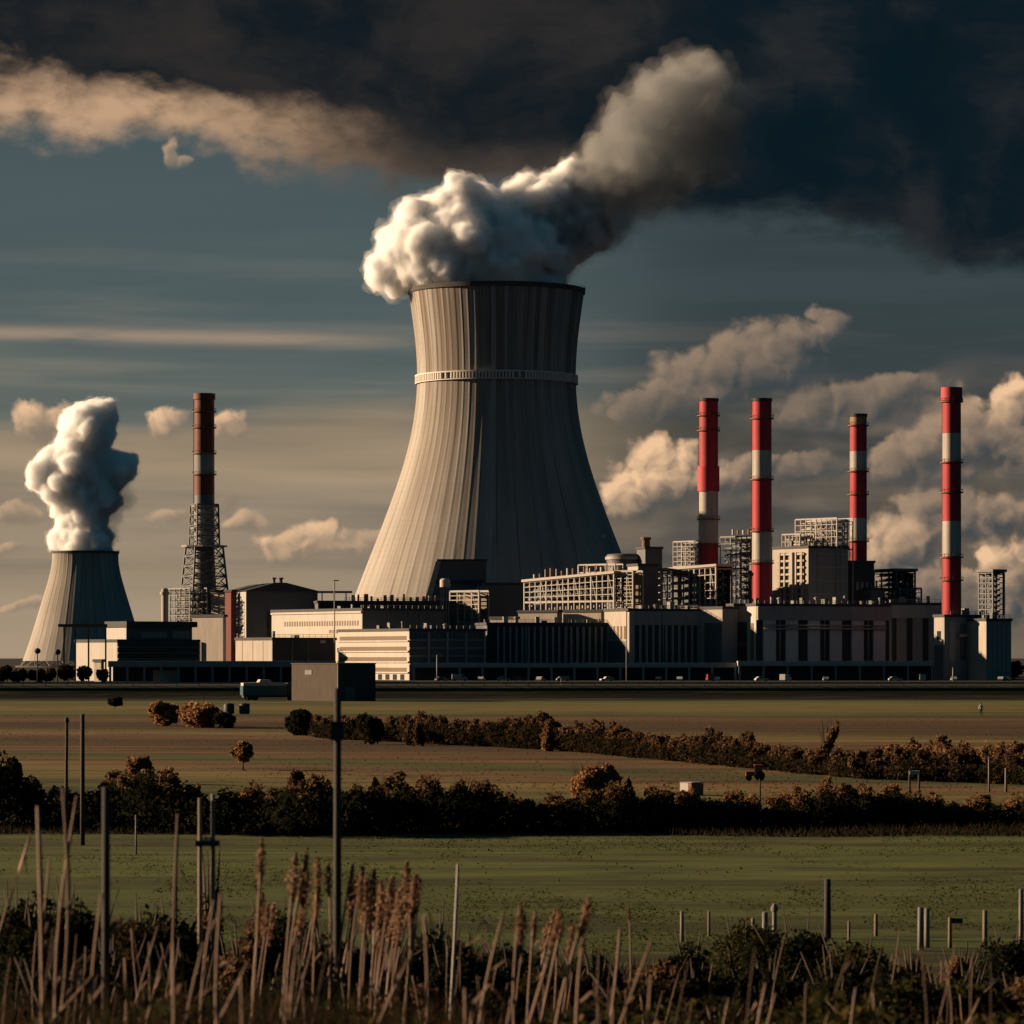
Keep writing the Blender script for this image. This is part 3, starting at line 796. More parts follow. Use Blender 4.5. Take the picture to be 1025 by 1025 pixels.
# --- rack structures: open frames carrying pipes
def rack(name, label, xl, xr, ytop, d, a, depth, nz, nx, mat, ybot=None, pipes=True, slab=True, w=0.55, slope=0.0, hmat=None, group=None, top_extra=0, cat='pipe rack', deck=None):
    w = w * 0.62
    """its long side runs from the far left end to the near right end, turned a degrees off the view"""
    aa = R(a); mpp = d / F; tb = (xr - 512) / F
    L = (xr - xl) * mpp / (math.sin(aa) + math.cos(aa) * tb)
    Ht = gz(ytop, d); zb = gz(ybot, d) if ybot else 0
    t = thing(name, label, cat, (gx(xr, d), d, 0), aa, group)
    fr = MB(); top = lambda v: Ht - slope * v / L
    for i in range(nx + 1):
        v = L * i / nx
        for u in (0, depth):
            fr.bar((u, v, 0), (u, v, top(v)), w if i % 4 else w * 1.5)
        fr.bar((0, v, top(v) * 0.98), (depth, v, top(v) * 0.98), w)
    for k in range(nz + 1):
        f = k / nz
        ww = w * (1.9 if k in (0, nz) else 0.8)
        for u in (0, depth):
            z = lambda v: zb + (top(v) - zb) * f
            fr.bar((u, 0, z(0)), (u, L, z(L)), w, ww)
    for i in range(0, nx - 1, 3):
        fr.bar((0, L * i / nx, zb), (0, L * (i + 1) / nx, top(L * (i + 1) / nx)), w * .6)
    part('frame', fr, mat, t)
    if slab:
        sb = MB().bar((depth / 2, -0.8, Ht + 0.5), (depth / 2, L + 0.8, top(L) + 0.5), depth + 1.6, 0.9)
        part('top_slab', sb, mat, t)
    if pipes:
        rng = random.Random(int(xl))
        for k in range(nz):
            for j in range(2):
                z = zb + (Ht - zb) * (k + 0.35 + 0.3 * j) / nz; u = depth * (0.3 + 0.35 * j); r = rng.uniform(0.25, 0.55)
                part('pipe', MB().tube([(u, 0.2, z), (u, L - 0.2, z - slope * 0.9)], r, 8), hmat or M_DARK, t)
        for i in range(0, nx, 2):
            v = L * (i + 0.5) / nx
            part('riser', MB().tube([(depth * 0.6, v, zb), (depth * 0.6, v, Ht - 1)], 0.3, 8), M_DARK, t)
    for k in range(top_extra):
        rng = random.Random(k * 7 + int(xr)); v = L * (k + 0.5) / top_extra
        h = rng.uniform(1.2, 4.0)
        part('roof_stub', MB().bar((depth / 2, v, top(v) + 0.9), (depth / 2, v, top(v) + 0.9 + h), rng.uniform(0.25, 0.7)), M_STEEL if k % 2 else M_RUST, t)
    if deck:
        part('back_screen', MB().box(depth * 0.9, depth * 0.95, 0.3, L - 0.3, zb, Ht - 0.6), deck, t)
    return t, L, Ht
rack('pipe_rack', 'long pale steel pipe rack of square bays in front of the huge tower', 522, 614, 573.5, 1302, 42, 7, 4, 16, M_STEEL, ybot=601, slope=2.4, top_extra=16, deck=M_DARKER)
rack('pipe_rack', 'small bare steel frame on top of the long pale pipe rack', 578, 615, 564, 1312, 42, 4, 1, 4, M_STEEL, ybot=572, slab=False, pipes=False, w=0.4)
rack('pipe_rack', 'pale pipe rack with a thick top slab below the leftmost red chimney', 656, 716, 566.5, 1306, 42, 8, 5, 11, M_STEEL, ybot=606, slope=1.2, deck=M_DARKER, w=0.6)
rack('stair_tower', 'slatted steel stair tower between the two pale pipe racks', 615, 633, 571, 1298, 45, 5, 11, 3, M_STEEL, ybot=611, slab=False, pipes=False, cat='stair tower', deck=M_TAN)
rack('steel_frame', 'open steel frame standing left of the leftmost red chimney', 673, 699, 541, 1352, 40, 8, 5, 6, M_STEEL, ybot=566, slab=False, w=0.4, cat='steel frame')
rack('steel_frame', 'tall open steel frame with risers between the two left red chimneys', 720, 752, 536, 1348, 40, 10, 9, 6, M_GREY, ybot=598, slab=False, w=0.45, cat='steel frame', top_extra=6, deck=M_DARKER)
rack('steel_frame', 'dark stacked platform frame right of the squat chimney base', 874, 896, 571, 1330, 25, 8, 7, 3, M_DARK, ybot=606, slab=True, w=0.6, cat='steel frame', deck=M_DARKER)
rack('steel_frame', 'low dark ladder frame beside the dark platform frame', 884, 907, 588, 1322, 25, 6, 5, 3, M_DARK, ybot=610, slab=False, w=0.5, cat='steel frame', top_extra=5)
rack('lattice_mast', 'slim dark lattice mast on the roof end of the end block', 979, 993, 572, 1268, 35, 5, 9, 2, M_DARK, ybot=620, slab=True, w=0.7, cat='mast')
rack('louvre_rack', 'pale slatted cooler rack below the slanting dark hood', 450, 479, 591, 1352, 45, 5, 7, 4, M_STEEL, ybot=622, slab=False, pipes=False, w=0.6, cat='cooler', deck=M_TAN)
# --- white low structures in front of the long rack
l1 = Block('low_store', 'low cream store with a stained wall under the long pipe rack', 'store', 518, 557, 561, 612.5, 1296, 58, mat=M_CREAM)
l2 = Block('low_store', 'low cream store with dark stains next to the stair tower', 'store', 563, 601, 605, 612, 1292, 58, mat=plain('stained_cream', (0.60, 0.50, 0.38), 0.8, var=0.7, streak=0.4, sc=0.35))
l3 = Block('low_store', 'small white flat store beside the dark box hall', 'store', 490, 515, 518, 619, 1290, 58, mat=M_WHITE)
l4 = Block('low_store', 'thin cream ledge of a store under the second pipe rack', 'store', 657, 697, 701, 607.5, 1290, 58, mat=M_WHITE)
# --- tank, penthouse, hood, boxes
def tank(name, label, px0, px1, ytop, d, mat, cat, capz=2.0, n=80, rimmat=None):
    r = (px1 - px0) / 2 * d / F; h = gz(ytop, d)
    t = thing(name, label, cat, (gx((px0 + px1) / 2, d), d + r, 0))
    part('body', MB().lathe([(r, 0), (r, h - capz), (r * 0.96, h - capz * 0.4), (r * 0.5, h)], n), mat, t)
    part('rim', MB().lathe([(r + 0.02, h - capz - 1.5), (r + 0.5, h - capz - 1.5), (r + 0.5, h - capz - 0.4), (r + 0.02, h - capz - 0.4), (r + 0.02, h - capz - 1.5)], n, caps=False, smooth=False), rimmat or mat, t)
    return t, r, h
tank('storage_tank', 'wide dark storage tank behind the stair tower', 607, 645, 553, 1345, M_DARK, 'storage tank', 0.8, rimmat=M_STEEL)
ph = Block('penthouse', 'dark rooftop house with a short rusty flue beside the wide tank', 'rooftop house', 641, 645, 662, 549, 1340, 20, S=8, mat=M_DARK, front=M_DARK)
part('flue', MB().lathe([(1.5, 0), (1.5, 5.5), (1.9, 5.5), (1.9, 6.4), (1.4, 6.4)], 16, 1.6, 3, smooth=False), M_RUST, ph.t, (0, 0, ph.H - 2))
w2 = Block('transfer_house', 'plain dark house standing between the two pale pipe racks', 'industrial building', 633, 638, 658, 566, 1316, 20, S=10, mat=M_PALE, front=M_DARK)
def hood():
    d = 1378; mpp = d / F
    t = thing('conveyor_hood', 'dark hood with a slanting pale left side in front of the huge tower', 'industrial building', (gx(430, d), d, 0))
    L = (486 - 430) * mpp; H = gz(561, d); s0 = (437 - 430) * mpp
    part('body', MB().prism([(0, 0), (L, 0), (L, H), (s0 + 1.6, H), (0.4, gz(601, d))], 0, 14), M_DARK, t)
    part('side_panel', MB().prism([(-2.0, gz(601, d)), (0.38, gz(601, d)), (s0 + 1.58, H), (s0 - 0.4, H - 0.1)], -0.4, 13), M_CREAM, t)
    part('roof', MB().box(s0, L + 0.4, -0.5, 14.2, H + 0.003, H + 0.7), M_ROOF, t)
    part('band', MB().box(2.0, L - 0.5, -0.3, -0.003, gz(584, d), gz(580, d)), M_DARKER, t)
    u = thing('water_tank', 'small white round tank in front of the slanting dark hood', 'water tank', (gx(445, 1350), 1350, 0))
    part('body', MB().lathe([(1.9, gz(587, 1350)), (1.9, gz(580, 1350)), (1.2, gz(578.5, 1350))], 20), M_WHITE, u)
    lg = MB()
    for k in range(4):
        a = k * math.pi / 2 + .4; lg.bar((1.5 * math.cos(a), 1.5 * math.sin(a), 0), (1.5 * math.cos(a), 1.5 * math.sin(a), gz(587, 1350)), 0.3)
    part('stand', lg, M_STEEL, u)
hood()
Block('pump_house', 'plain dark box hall left of the long pale pipe rack', 'industrial building', 480, 484, 527, 585, 1366, 14, S=16, mat=M_GREY, front=M_DARK)
# --- boiler house with scaffolding on its roof
bh = Block('boiler_house', 'tall boiler house with a slatted sunlit side between the chimneys', 'boiler house', 772, 808, 848, 548, 1306, 34, mat=M_CREAM, front=M_GREY)
bh.left('slat_recess', 0.10, 0.84, bh.H * 0.3, bh.H * 0.97, M_DARK, 0.03)
for k in range(15):
    z1 = bh.H * 0.965 - k * 2.4
    bh.left('ledge', 0.08, 0.86, z1 - 0.75, z1, M_CREAM, 0.7)
    if k % 2 == 0: bh.front('course', 0.05, 0.95, z1 - 0.5, z1, M_PALE, 0.3)
for f in (0.12, 0.28, 0.60, 0.74): bh.left('stair_post', f, f + 0.035, bh.H * 0.3, bh.H * 0.97, M_CREAM, 0.9)
bh.left('stair_screen', 0.36, 0.44, bh.H * 0.2, bh.H * 0.97, M_CREAM, 1.4)
rack('roof_scaffold', 'pale scaffold cage on the roof of the boiler house', 795, 837, 518, 1312, 40, 8, 5, 8, M_STEEL, ybot=549, slab=False, pipes=True, w=0.42, cat='scaffold', hmat=M_STEEL)
rack('roof_scaffold', 'lower step of the scaffold at the left end of the boiler house roof', 782, 800, 534, 1318, 40, 7, 2, 5, M_STEEL, ybot=549, slab=False, w=0.42, cat='scaffold', hmat=M_STEEL)
sb = Block('filter_house', 'dark filter house between the second chimney and the boiler house', 'industrial building', 756, 760, 790, 564, 1330, 16, S=12, mat=M_DARK, front=M_DARKER)
for (a0, p0) in ((0.35, 590), (0.52, 586), (0.40, 594), (0.8, 588)): sb.front('pale_window', a0, a0 + 0.07, sb.z(p0), sb.z(p0 - 2.2), M_WHITE, 0.08, 0.25)  # small windows in plain white
sc_ = Block('plinth_house', 'square dark base block under the tan-topped chimney', 'plinth house', 847, 850, 874, 563, 1318, 18, S=9, mat=M_DARK, front=M_DARKER)
sc_.rep_front('opening', 3, 0.2, 0.8, 0.5, sc_.z(590), sc_.z(582), M_GREY, 0.1, 0.25)
# dark machinery between the chimney base and the ash house
for (xl, xm, xr, yt, d, a, lb) in ((886, 889, 906, 600, 1300, 18, 'dark machine house in the gap right of the pilaster hall'), (868, 871, 884, 590, 1312, 18, 'narrow dark duct house right of the square chimney base')):
    b = Block('machine_house', lb, 'industrial building', xl, xm, xr, yt, d, a, S=8, mat=M_DARK, front=M_DARK)
    for k in range(3): part('roof_pipe', MB().tube([(1 + 2 * k, 2, b.H + 0.5), (1 + 2 * k, 2, b.H + 2.5 + k)], 0.35, 8), M_RUST, b.t)

# ------------------------------------------------------------------ chimneys
def chimney(label, px0, px1, ytop, d, bands, rings, collar=None, base_py=None):
    r = (px1 - px0) / 2 * d / F; ht = gz(ytop, d)
    t = thing('chimney', label, 'chimney', (gx((px0 + px1) / 2, d), d + r, 0))
    z = ht
    taper = lambda zz: r * (1.0 + 0.05 * (ht - zz) / ht)
    for (py, mat) in bands:
        z0 = gz(py, d) if py else 0.0
        part('band', MB().lathe([(taper(z0), z0), (taper(z), z)], 96, caps=False), mat, t)
        z = z0
    part('mouth', MB().lathe([(r * 0.8, ht - 6), (r * 0.8, ht + 0.05), (r + 0.25, ht + 0.05), (r + 0.25, ht - 1.0), (r + 0.003, ht - 1.0)], 96, caps=False, smooth=False), M_ROOF, t)
    for py in rings:
        z = gz(py, d)
        q = taper(z)
        mb = MB().lathe([(q - 0.1, z - 0.25), (q + 0.75, z - 0.25), (q + 0.75, z + 0.15), (q - 0.1, z + 0.15)], 96, caps=False, smooth=False)
        for j in range(16):
            a = j * math.pi / 8
            mb.bar(((q + 0.7) * math.cos(a), (q + 0.7) * math.sin(a), z + .1), ((q + 0.7) * math.cos(a), (q + 0.7) * math.sin(a), z + 1.1), 0.09)
        mb.lathe([(q + 0.66, z + 1.05), (q + 0.76, z + 1.05), (q + 0.76, z + 1.15), (q + 0.66, z + 1.15), (q + 0.66, z + 1.05)], 40, caps=False, smooth=False)
        part('platform', mb, M_RUST, t)
    if collar:
        (p0, p1, ex, mat) = collar
        za, zb = gz(p1, d), gz(p0, d)
        part('collar', MB().lathe([(r, za), (r + ex, za), (r + ex, zb), (r, zb)], 96, caps=False, smooth=False), mat, t)
    # ladder up the sunlit side
    a = R(200); c, s_ = math.cos(a), math.sin(a)
    ld = MB()
    for o in (-0.28, 0.28): ld.bar(((r * 1.05 + .35) * c - o * s_, (r * 1.05 + .35) * s_ + o * c, 20), ((r + .35) * c - o * s_, (r + .35) * s_ + o * c, ht), 0.1)
    part('ladder', ld, M_RUST, t)
    return t, r, ht
Rd, Wh = M_RED, M_WPAINT
chimney('leftmost red and white chimney with a wide red collar halfway up', 699.5, 718.5, 398, 1350, [(490, Rd), (543, Wh), (None, Rd)], [415, 430, 519, 546], (466, 491, 0.55, Rd))
chimney('red and white chimney with two white bands rising in front of the filter house', 752.8, 772.2, 398, 1300, [(450, Rd), (478, Wh), (531, Rd), (562, Wh), (None, Rd)], [418, 479, 531, 563])
chimney('slimmer red and white chimney with a bare tan top on the square dark base', 850.5, 867.5, 413.5, 1330, [(424, plain('tan_concrete', (0.45, 0.30, 0.16), 0.8)), (451, Rd), (470, Wh), (518, Rd), (541, Wh), (None, Rd)], [425, 471, 494, 541])
tD = chimney('tallest red and white chimney rising from the end block', 943.5, 962, 387, 1243, [(433, Rd), (461, Wh), (521, Rd), (556, Wh), (None, Rd)], [401, 462, 492, 557, 580], (387, 400, 0.5, Rd))
# --- chimney held in a lattice mast
def lattice_chimney():
    d = 1392
    t, r, ht = chimney('dark faded red and grey chimney held in a steel lattice mast', 193.5, 213.5, 393, d,
        [(452, M_FADED), (474, M_GREY), (495, M_FADED), (506, M_DARK), (546, M_PALE), (None, M_DARK)], [411, 427, 453, 474], (393, 399, 0.4, M_FADED))
    mpp = d / F
    def stage(name, ztop, wtop, zbot, wbot, n, w, mat):
        mb = MB(); cor = [(-1, -1), (1, -1), (1, 1), (-1, 1)]
        P = lambda k, f: Vector((cor[k % 4][0] * (wbot + (wtop - wbot) * f), cor[k % 4][1] * (wbot + (wtop - wbot) * f), zbot + (ztop - zbot) * f))
        for k in range(4):
            mb.bar(P(k, 0), P(k, 1), w * 1.5)
            for q in range(n):
                f0, f1 = q / n, (q + 1) / n
                mb.bar(P(k, f0), P(k + 1, f0), w); mb.bar(P(k, f0), P(k + 1, f1), w * 0.8); mb.bar(P(k + 1, f0), P(k, f1), w * 0.8)
            mb.bar(P(k, 1), P(k + 1, 1), w)
        return part(name, mb, mat, t, rz=R(24))
    stage('upper_lattice', gz(504, d), 11.5 * mpp * .95, gz(546, d), 12.5 * mpp * .95, 4, 0.36, M_DARK)
    stage('lower_lattice', gz(546, d), 17 * mpp * .85, gz(596, d), 22 * mpp * .85, 5, 0.42, M_DARK)
    stage('foot_lattice', gz(596, d), 22 * mpp * .85, 0, 27 * mpp * .85, 7, 0.42, M_DARK)
    for py, hw in ((546, 23), (528, 14), (506, 13)):
        z = gz(py, d)
        part('platform', MB().lathe([(r * 1.02, z - 0.3), (hw * mpp, z - 0.3), (hw * mpp, z + 0.35), (r * 1.02, z + 0.35)], 8, caps=False, smooth=False), M_GREY, t)
    # side rack at the mast's foot and a pale standing vessel
    rack('steel_frame', 'rusty pale scaffold leaning against the foot of the lattice mast', 165, 190, 588, 1380, 30, 7, 5, 5, M_GREY, ybot=622, slab=False, w=0.36, cat='steel frame')
    tank('standing_vessel', 'slim pale upright vessel left of the lattice mast', 161, 168, 588, 1376, M_CREAM, 'vessel', 1.0, 20)
lattice_chimney()

# ------------------------------------------------------------------ left group of buildings
def gable_shed():
    d = 1372
    b = Block('gabled_shed', 'big grey shed with a shallow dark gable roof and two roof vents', 'shed', 234, 246, 318, 591, d, 16, S=46, mat=M_PALE, front=M_DARK, roof=False)
    W, S, H = b.W, b.S, b.H; hz = gz(583.5, d)
    part('roof', MB().prism([(-0.8, H + 0.003), (W + 0.8, H + 0.003), (W * 0.55, hz + 0.4), (W * 0.40, hz + 0.4)], -1.0, S), M_ROOF, b.t)
    for o in (0.42, 0.52): part('vent', MB().lathe([(0.6, hz), (0.6, hz + 1.8), (0.95, hz + 1.8), (0.95, hz + 2.4)], 12, W * o, 4), M_DARK, b.t)
    b.front('lower_shed', 0.30, 0.95, 0.1, b.z(612), M_DARKER, 1.2, 0.25)
gable_shed()
Block('duct_tower', 'narrow red brown duct tower beside the cream panel block', 'duct tower', 225, 231, 235, 592, 1364, 50, mat=M_BROWN)
Block('panel_block', 'upper cream wall panel against the lattice mast', 'industrial building', 211, 225, 227, 592, 1384, 55, mat=M_CREAM)
pb = Block('panel_block', 'cream panel block with a blank sunlit wall below the lattice mast', 'industrial building', 192, 223, 226, 617, 1310, 55, mat=M_CREAM)
pb.rep_left('pipe_duct', 3, 0.62, 0.98, 0.3, 0.1, pb.z(642), M_GREY, 0.7)
wb = Block('store_house', 'low tan store with a flat roof between the depot and the gabled shed', 'store', 235, 272, 336, 640, 1282, 36, mat=M_CREAM, front=M_DARKER)
wb.rep_left('panel_joint', 3, 0.1, 0.95, 0.05, 0.2, wb.H - 0.3, M_TAN, 0.05)
wb.front('window', 0.75, 0.83, wb.z(643), wb.z(638), M_WHITE, 0.3, 0.25)
hl = Block('window_hall', 'white hall with a long row of small windows on its sunlit wall', 'industrial hall', 268, 362, 446, 610.5, 1300, 34, mat=M_WHITE, front=M_DARK)
hl.rep_left('window', 30, 0.03, 0.86, 0.55, hl.z(625.5), hl.z(620.5), M_TAN, 0.06)
hl.rep_left('lower_window', 9, 0.03, 0.36, 0.7, hl.z(633), hl.z(629.5), M_TAN, 0.06)
hl.left('eaves_band', 0, 1, hl.z(613), hl.z(611), M_WHITE, 0.5)
th = Block('turbine_hall', 'long low hall with a black roof at the foot of the huge tower', 'turbine hall', 314, 318, 452, 603, 1352, 8, S=22, mat=M_DARK, front=M_DARKER)
th.railing(0.2, 0.95)
for k in range(14):
    rng = random.Random(k); x = th.W * (0.25 + 0.68 * k / 14)
    part('roof_vent', MB().box(x, x + rng.uniform(.5, 1.6), 1.0, 2.6, th.H + 0.9, th.H + 0.9 + rng.uniform(0.6, 2.6)), M_RUST if k % 3 else M_STEEL, th.t)
def pipe_bridge():
    d = 1362
    t = thing('pipe_bridge', 'thin pipe bridge running from the gabled shed towards the huge tower', 'pipe bridge', (gx(316, d), d, 0))
    L = (352 - 316) * d / F; z = gz(592, d)
    part('deck', MB().box(0, L, 0, 1.5, z - 0.4, z + 0.4), M_DARK, t)
    for k in range(3): part('post', MB().box(L * (k + .5) / 3 - .2, L * (k + .5) / 3 + .2, .5, .9, 0, z - .4), M_DARK, t)
pipe_bridge()
lw = Block('white_block', 'low white block with a blank bright wall near the small cooling tower', 'industrial building', 75, 117, 200, 642, 1200, 40, mat=M_WHITE, front=M_DARKER)
for py in (647, 653, 659): lw.front('floor_band', 0, 1, lw.z(py) - 0.25, lw.z(py) + 0.25, M_DARK, 0.5, 0.25)
lu = Block('upper_block', 'upper storey with a wide black roof behind the low white block', 'industrial building', 106, 126, 192, 627, 1216, 36, mat=M_WHITE, front=M_DARK, roof=False)
part('roof', MB().box(-0.6, lu.W + 1.6, -1.4, lu.S, lu.H + 0.003, lu.H + 1.9), M_ROOF, lu.t)
lu.front('window_band', 0.22, 0.62, lu.z(638), lu.z(632), M_GREY, 0.1, 0.25)
lu.front('window_band', 0.70, 0.97, lu.z(638), lu.z(631), M_GREY, 0.1, 0.25)
def pergola():
    d = 1190; t = thing('gantry', 'thin dark gantry on posts left of the upper storey', 'gantry', (gx(58, d), d, 0))
    L = (107 - 58) * d / F; z = gz(625.5, d)
    part('beam', MB().box(0, L, 0, 1.2, z - 0.5, z + 0.5), M_RUST, t)
    for f in (0.12, 0.35, 0.62, 0.97): part('post', MB().box(L * f - .25, L * f + .25, .3, .8, 0, z - .503), M_RUST, t)
pergola()
Block('gatehouse', 'tiny cream gatehouse below the low white block', 'gatehouse', 94, 101, 104, 662, 1170, 50, mat=M_CREAM)
# --- block and lorry at the edge of the field
hb_ = Block('concrete_hut', 'square weathered concrete hut standing at the edge of the field', 'hut', 291, 337, 375, 664, 636, 42, mat=plain('weathered_concrete', (0.095, 0.072, 0.056), 0.9, var=0.3, streak=0.5, sc=0.5), front=M_DARKER, roof=False)
part('roof', MB().box(-0.12, hb_.W + 0.1, -0.3, hb_.S + 0.1, hb_.H + 0.003, hb_.H + 0.16), M_ROOF, hb_.t)
hb_.front('door', 0.2, 0.45, 0.05, 2.4, M_DARK, 0.06, 0.25)
hb_.left('vent', 0.55, 0.7, 4.6, 5.4, M_DARK, 0.08)
def lorry():
    d = 648; mpp = d / F; L = 55 * mpp
    t = thing('lorry', 'parked teal box lorry with a white load on its roof beside the concrete hut', 'lorry', (gx(243, d), d, 0), R(16))
    M_T = plain('teal_paint', (0.05, 0.12, 0.15), 0.4)
    part('box_body', MB().box(0, L * 0.82, 0, 2.5, 0.9, 2.6), M_T, t)
    part('roof_load', MB().prism([(0.1, 2.604), (L * .80, 2.604), (L * .79, 3.1), (L * .55, 3.25), (L * .50, 3.7), (L * .33, 3.7), (L * .30, 3.2), (0.1, 3.1)], 0.1, 2.4), M_WHITE, t)
    cabin = part('cab', MB().prism([(L * .835, 0.7), (L, 0.7), (L, 1.9), (L * .97, 3.1), (L * .835, 3.1)], 0.05, 2.45), plain('dark_paint', (0.05, 0.055, 0.06), 0.4), t)
    part('windscreen', MB().prism([(L * .90, 1.9), (L * .995, 1.9), (L * .972, 2.9), (L * .90, 2.9)], 0.02, 0.045), M_GLASS, cabin)
    part('chassis', MB().box(0.2, L * .95, 0.4, 2.1, 0.55, 0.897), M_DARKER, t)
    w = MB()
    for j in range(20): pass
    w.lathe([(0.25, -0.16), (0.48, -0.16), (0.50, -0.08), (0.50, 0.08), (0.48, 0.16), (0.25, 0.16)], 20, smooth=False)
    wm = w.mesh('wheel', plain('tyre', (0.02, 0.02, 0.02), 0.9))
    for xx in (0.12, 0.24, 0.91):
        for yy in (0.2, 2.3):
            o = part('wheel', wm, None, t, (L * xx, yy, 0.5)); o.rotation_euler = (R(90), 0, 0)
lorry()
# railings, vents and cabinets on the flat roofs
for b, n, sd in ((hA, 9, 1), (hB, 5, 2), (e2, 12, 3), (e3, 4, 4), (e4, 3, 5), (ob, 6, 6), (hl, 5, 7), (bh, 3, 8), (wb, 2, 9), (e5, 2, 10)):
    rg = random.Random(sd); b.railing(0.02, 0.98)
    for k in range(n):
        x = b.W * (k + rg.uniform(.2, .8)) / n; yv = rg.uniform(.25, .6) * b.S; w_, h_ = rg.uniform(.6, 2.2), rg.uniform(.7, 2.4)
        if k % 3 == 2: part('roof_vent', MB().lathe([(w_ * .25, 0), (w_ * .25, h_), (w_ * .42, h_), (w_ * .42, h_ + .4), (w_ * .1, h_ + .7)], 14), M_STEEL, b.t, (x, yv, b.H + .903))
        else: part('roof_cabinet', MB().box(0, w_, 0, w_ * 1.3, 0, h_).box(-.08, w_ + .08, -.08, w_ * 1.3 + .08, h_ + .002, h_ + .12), M_GREY if k % 2 else M_DARK, b.t, (min(x, b.W - w_ - .4), yv, b.H + .903))
# drain pipes and service pipes down the shaded fronts
for b, us in ((hA, (.30, .62)), (hB, (.45,)), (e2, (.165, .50, .83)), (e4, (.5, .72)), (hl, (.3, .7)), (bh, (.22, .8)), (wb, (.3, .55))):
    for u in us: part('downpipe', MB().tube([(b.W * u, -1.3 if b in (hA, hB, e2) else -.55, .1), (b.W * u, -1.3 if b in (hA, hB, e2) else -.55, b.H - .3)], .16, 8), M_STEEL, b.t)
for z_, r_ in ((24.5, .35), (25.6, .25)): part('service_pipe', MB().tube([(2, -1.6, z_ - 7), (e2.W - 2, -1.6, z_ - 7)], r_, 8), M_STEEL, e2.t)

# ------------------------------------------------------------------ foliage
def leaf_mat(name, cols, rough=0.8, trans=0.35):
    m, nt, out = new_mat(name)
    g = N(nt, 'ShaderNodeNewGeometry')
    cols = [tuple(v * ALB for v in c) for c in cols]
    n = len(cols)
    col = ramp(nt, X(nt, g.outputs['Random Per Island']), [(i / n, c) for i, c in enumerate(cols)], 'CONSTANT')
    d = N(nt, 'ShaderNodeBsdfDiffuse'); nt.links.new(col.s, d.inputs['Color'])
    tr = N(nt, 'ShaderNodeBsdfTranslucent'); nt.links.new(col.s, tr.inputs['Color'])
    mx = N(nt, 'ShaderNodeMixShader'); mx.inputs[0].default_value = trans
    nt.links.new(d.outputs[0], mx.inputs[1]); nt.links.new(tr.outputs[0], mx.inputs[2])
    nt.links.new(mx.outputs[0], out.inputs['Surface'])
    return m
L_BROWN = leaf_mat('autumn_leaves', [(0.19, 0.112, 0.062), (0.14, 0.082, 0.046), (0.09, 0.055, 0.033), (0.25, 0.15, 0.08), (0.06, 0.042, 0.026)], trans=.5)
L_TAN = leaf_mat('tan_twigs', [(0.30, 0.175, 0.09), (0.22, 0.125, 0.065), (0.15, 0.085, 0.045), (0.36, 0.21, 0.105)], trans=.5)
L_RUSSET = leaf_mat('russet_leaves', [(0.42, 0.22, 0.11), (0.30, 0.155, 0.075), (0.20, 0.105, 0.055), (0.50, 0.28, 0.14)], trans=.5)
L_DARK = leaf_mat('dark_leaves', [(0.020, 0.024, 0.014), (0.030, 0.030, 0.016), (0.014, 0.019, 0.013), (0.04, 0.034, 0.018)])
L_GREEN = leaf_mat('green_bramble_leaves', [(0.045, 0.050, 0.018), (0.065, 0.06, 0.02), (0.03, 0.035, 0.015), (0.10, 0.072, 0.028), (0.025, 0.028, 0.014)])
L_HEDGE = leaf_mat('hedge_leaves', [(0.030, 0.027, 0.016), (0.05, 0.034, 0.018), (0.022, 0.022, 0.014), (0.085, 0.05, 0.025), (0.028, 0.026, 0.016)])
M_BARK = plain('bark', (0.07, 0.05, 0.035), 0.9, var=0.3, streak=0.3, sc=2)
def leaf_quads(rs, C, size):
    """diamond leaves of random pose at the points C"""
    n = len(C)
    a = rs.normal(size=(n, 3)); a /= np.linalg.norm(a, axis=1)[:, None]
    b = rs.normal(size=(n, 3)); b -= a * (a * b).sum(1)[:, None]; b /= np.linalg.norm(b, axis=1)[:, None]
    s = size * rs.uniform(0.6, 1.4, n)[:, None]
    V = np.stack([C - a * s, C + b * s * 0.55, C + a * s, C - b * s * 0.55], 1).reshape(-1, 3)
    return V, np.arange(n * 4).reshape(n, 4)
def blob_points(rs, blobs, n, shell=0.55):
    B = np.array([b for b in blobs], float)       # x y z rx ry rz
    w = (B[:, 3] * B[:, 5]); k = rs.choice(len(B), n, p=w / w.sum())
    d = rs.normal(size=(n, 3)); d /= np.linalg.norm(d, axis=1)[:, None]
    r = (shell + (1 - shell) * rs.uniform(0, 1, n) ** 0.6) * rs.uniform(0.85, 1.12, n)
    P = B[k, :3] + d * r[:, None] * B[k, 3:]
    return P[P[:, 2] > 0.02]
def sub_blobs(rs, blobs, k, f=0.45):
    o = list(blobs)
    for b in blobs:
        for _ in range(k):
            d = rs.normal(size=3); d /= np.linalg.norm(d); d[2] = abs(d[2]) * 0.9 if rs.uniform() < .7 else d[2]
            q = f * rs.uniform(0.6, 1.3)
            o.append((b[0] + d[0] * b[3] * .85, b[1] + d[1] * b[4] * .85, b[2] + d[2] * b[5] * .85, b[3] * q, b[4] * q, b[5] * q))
    return o
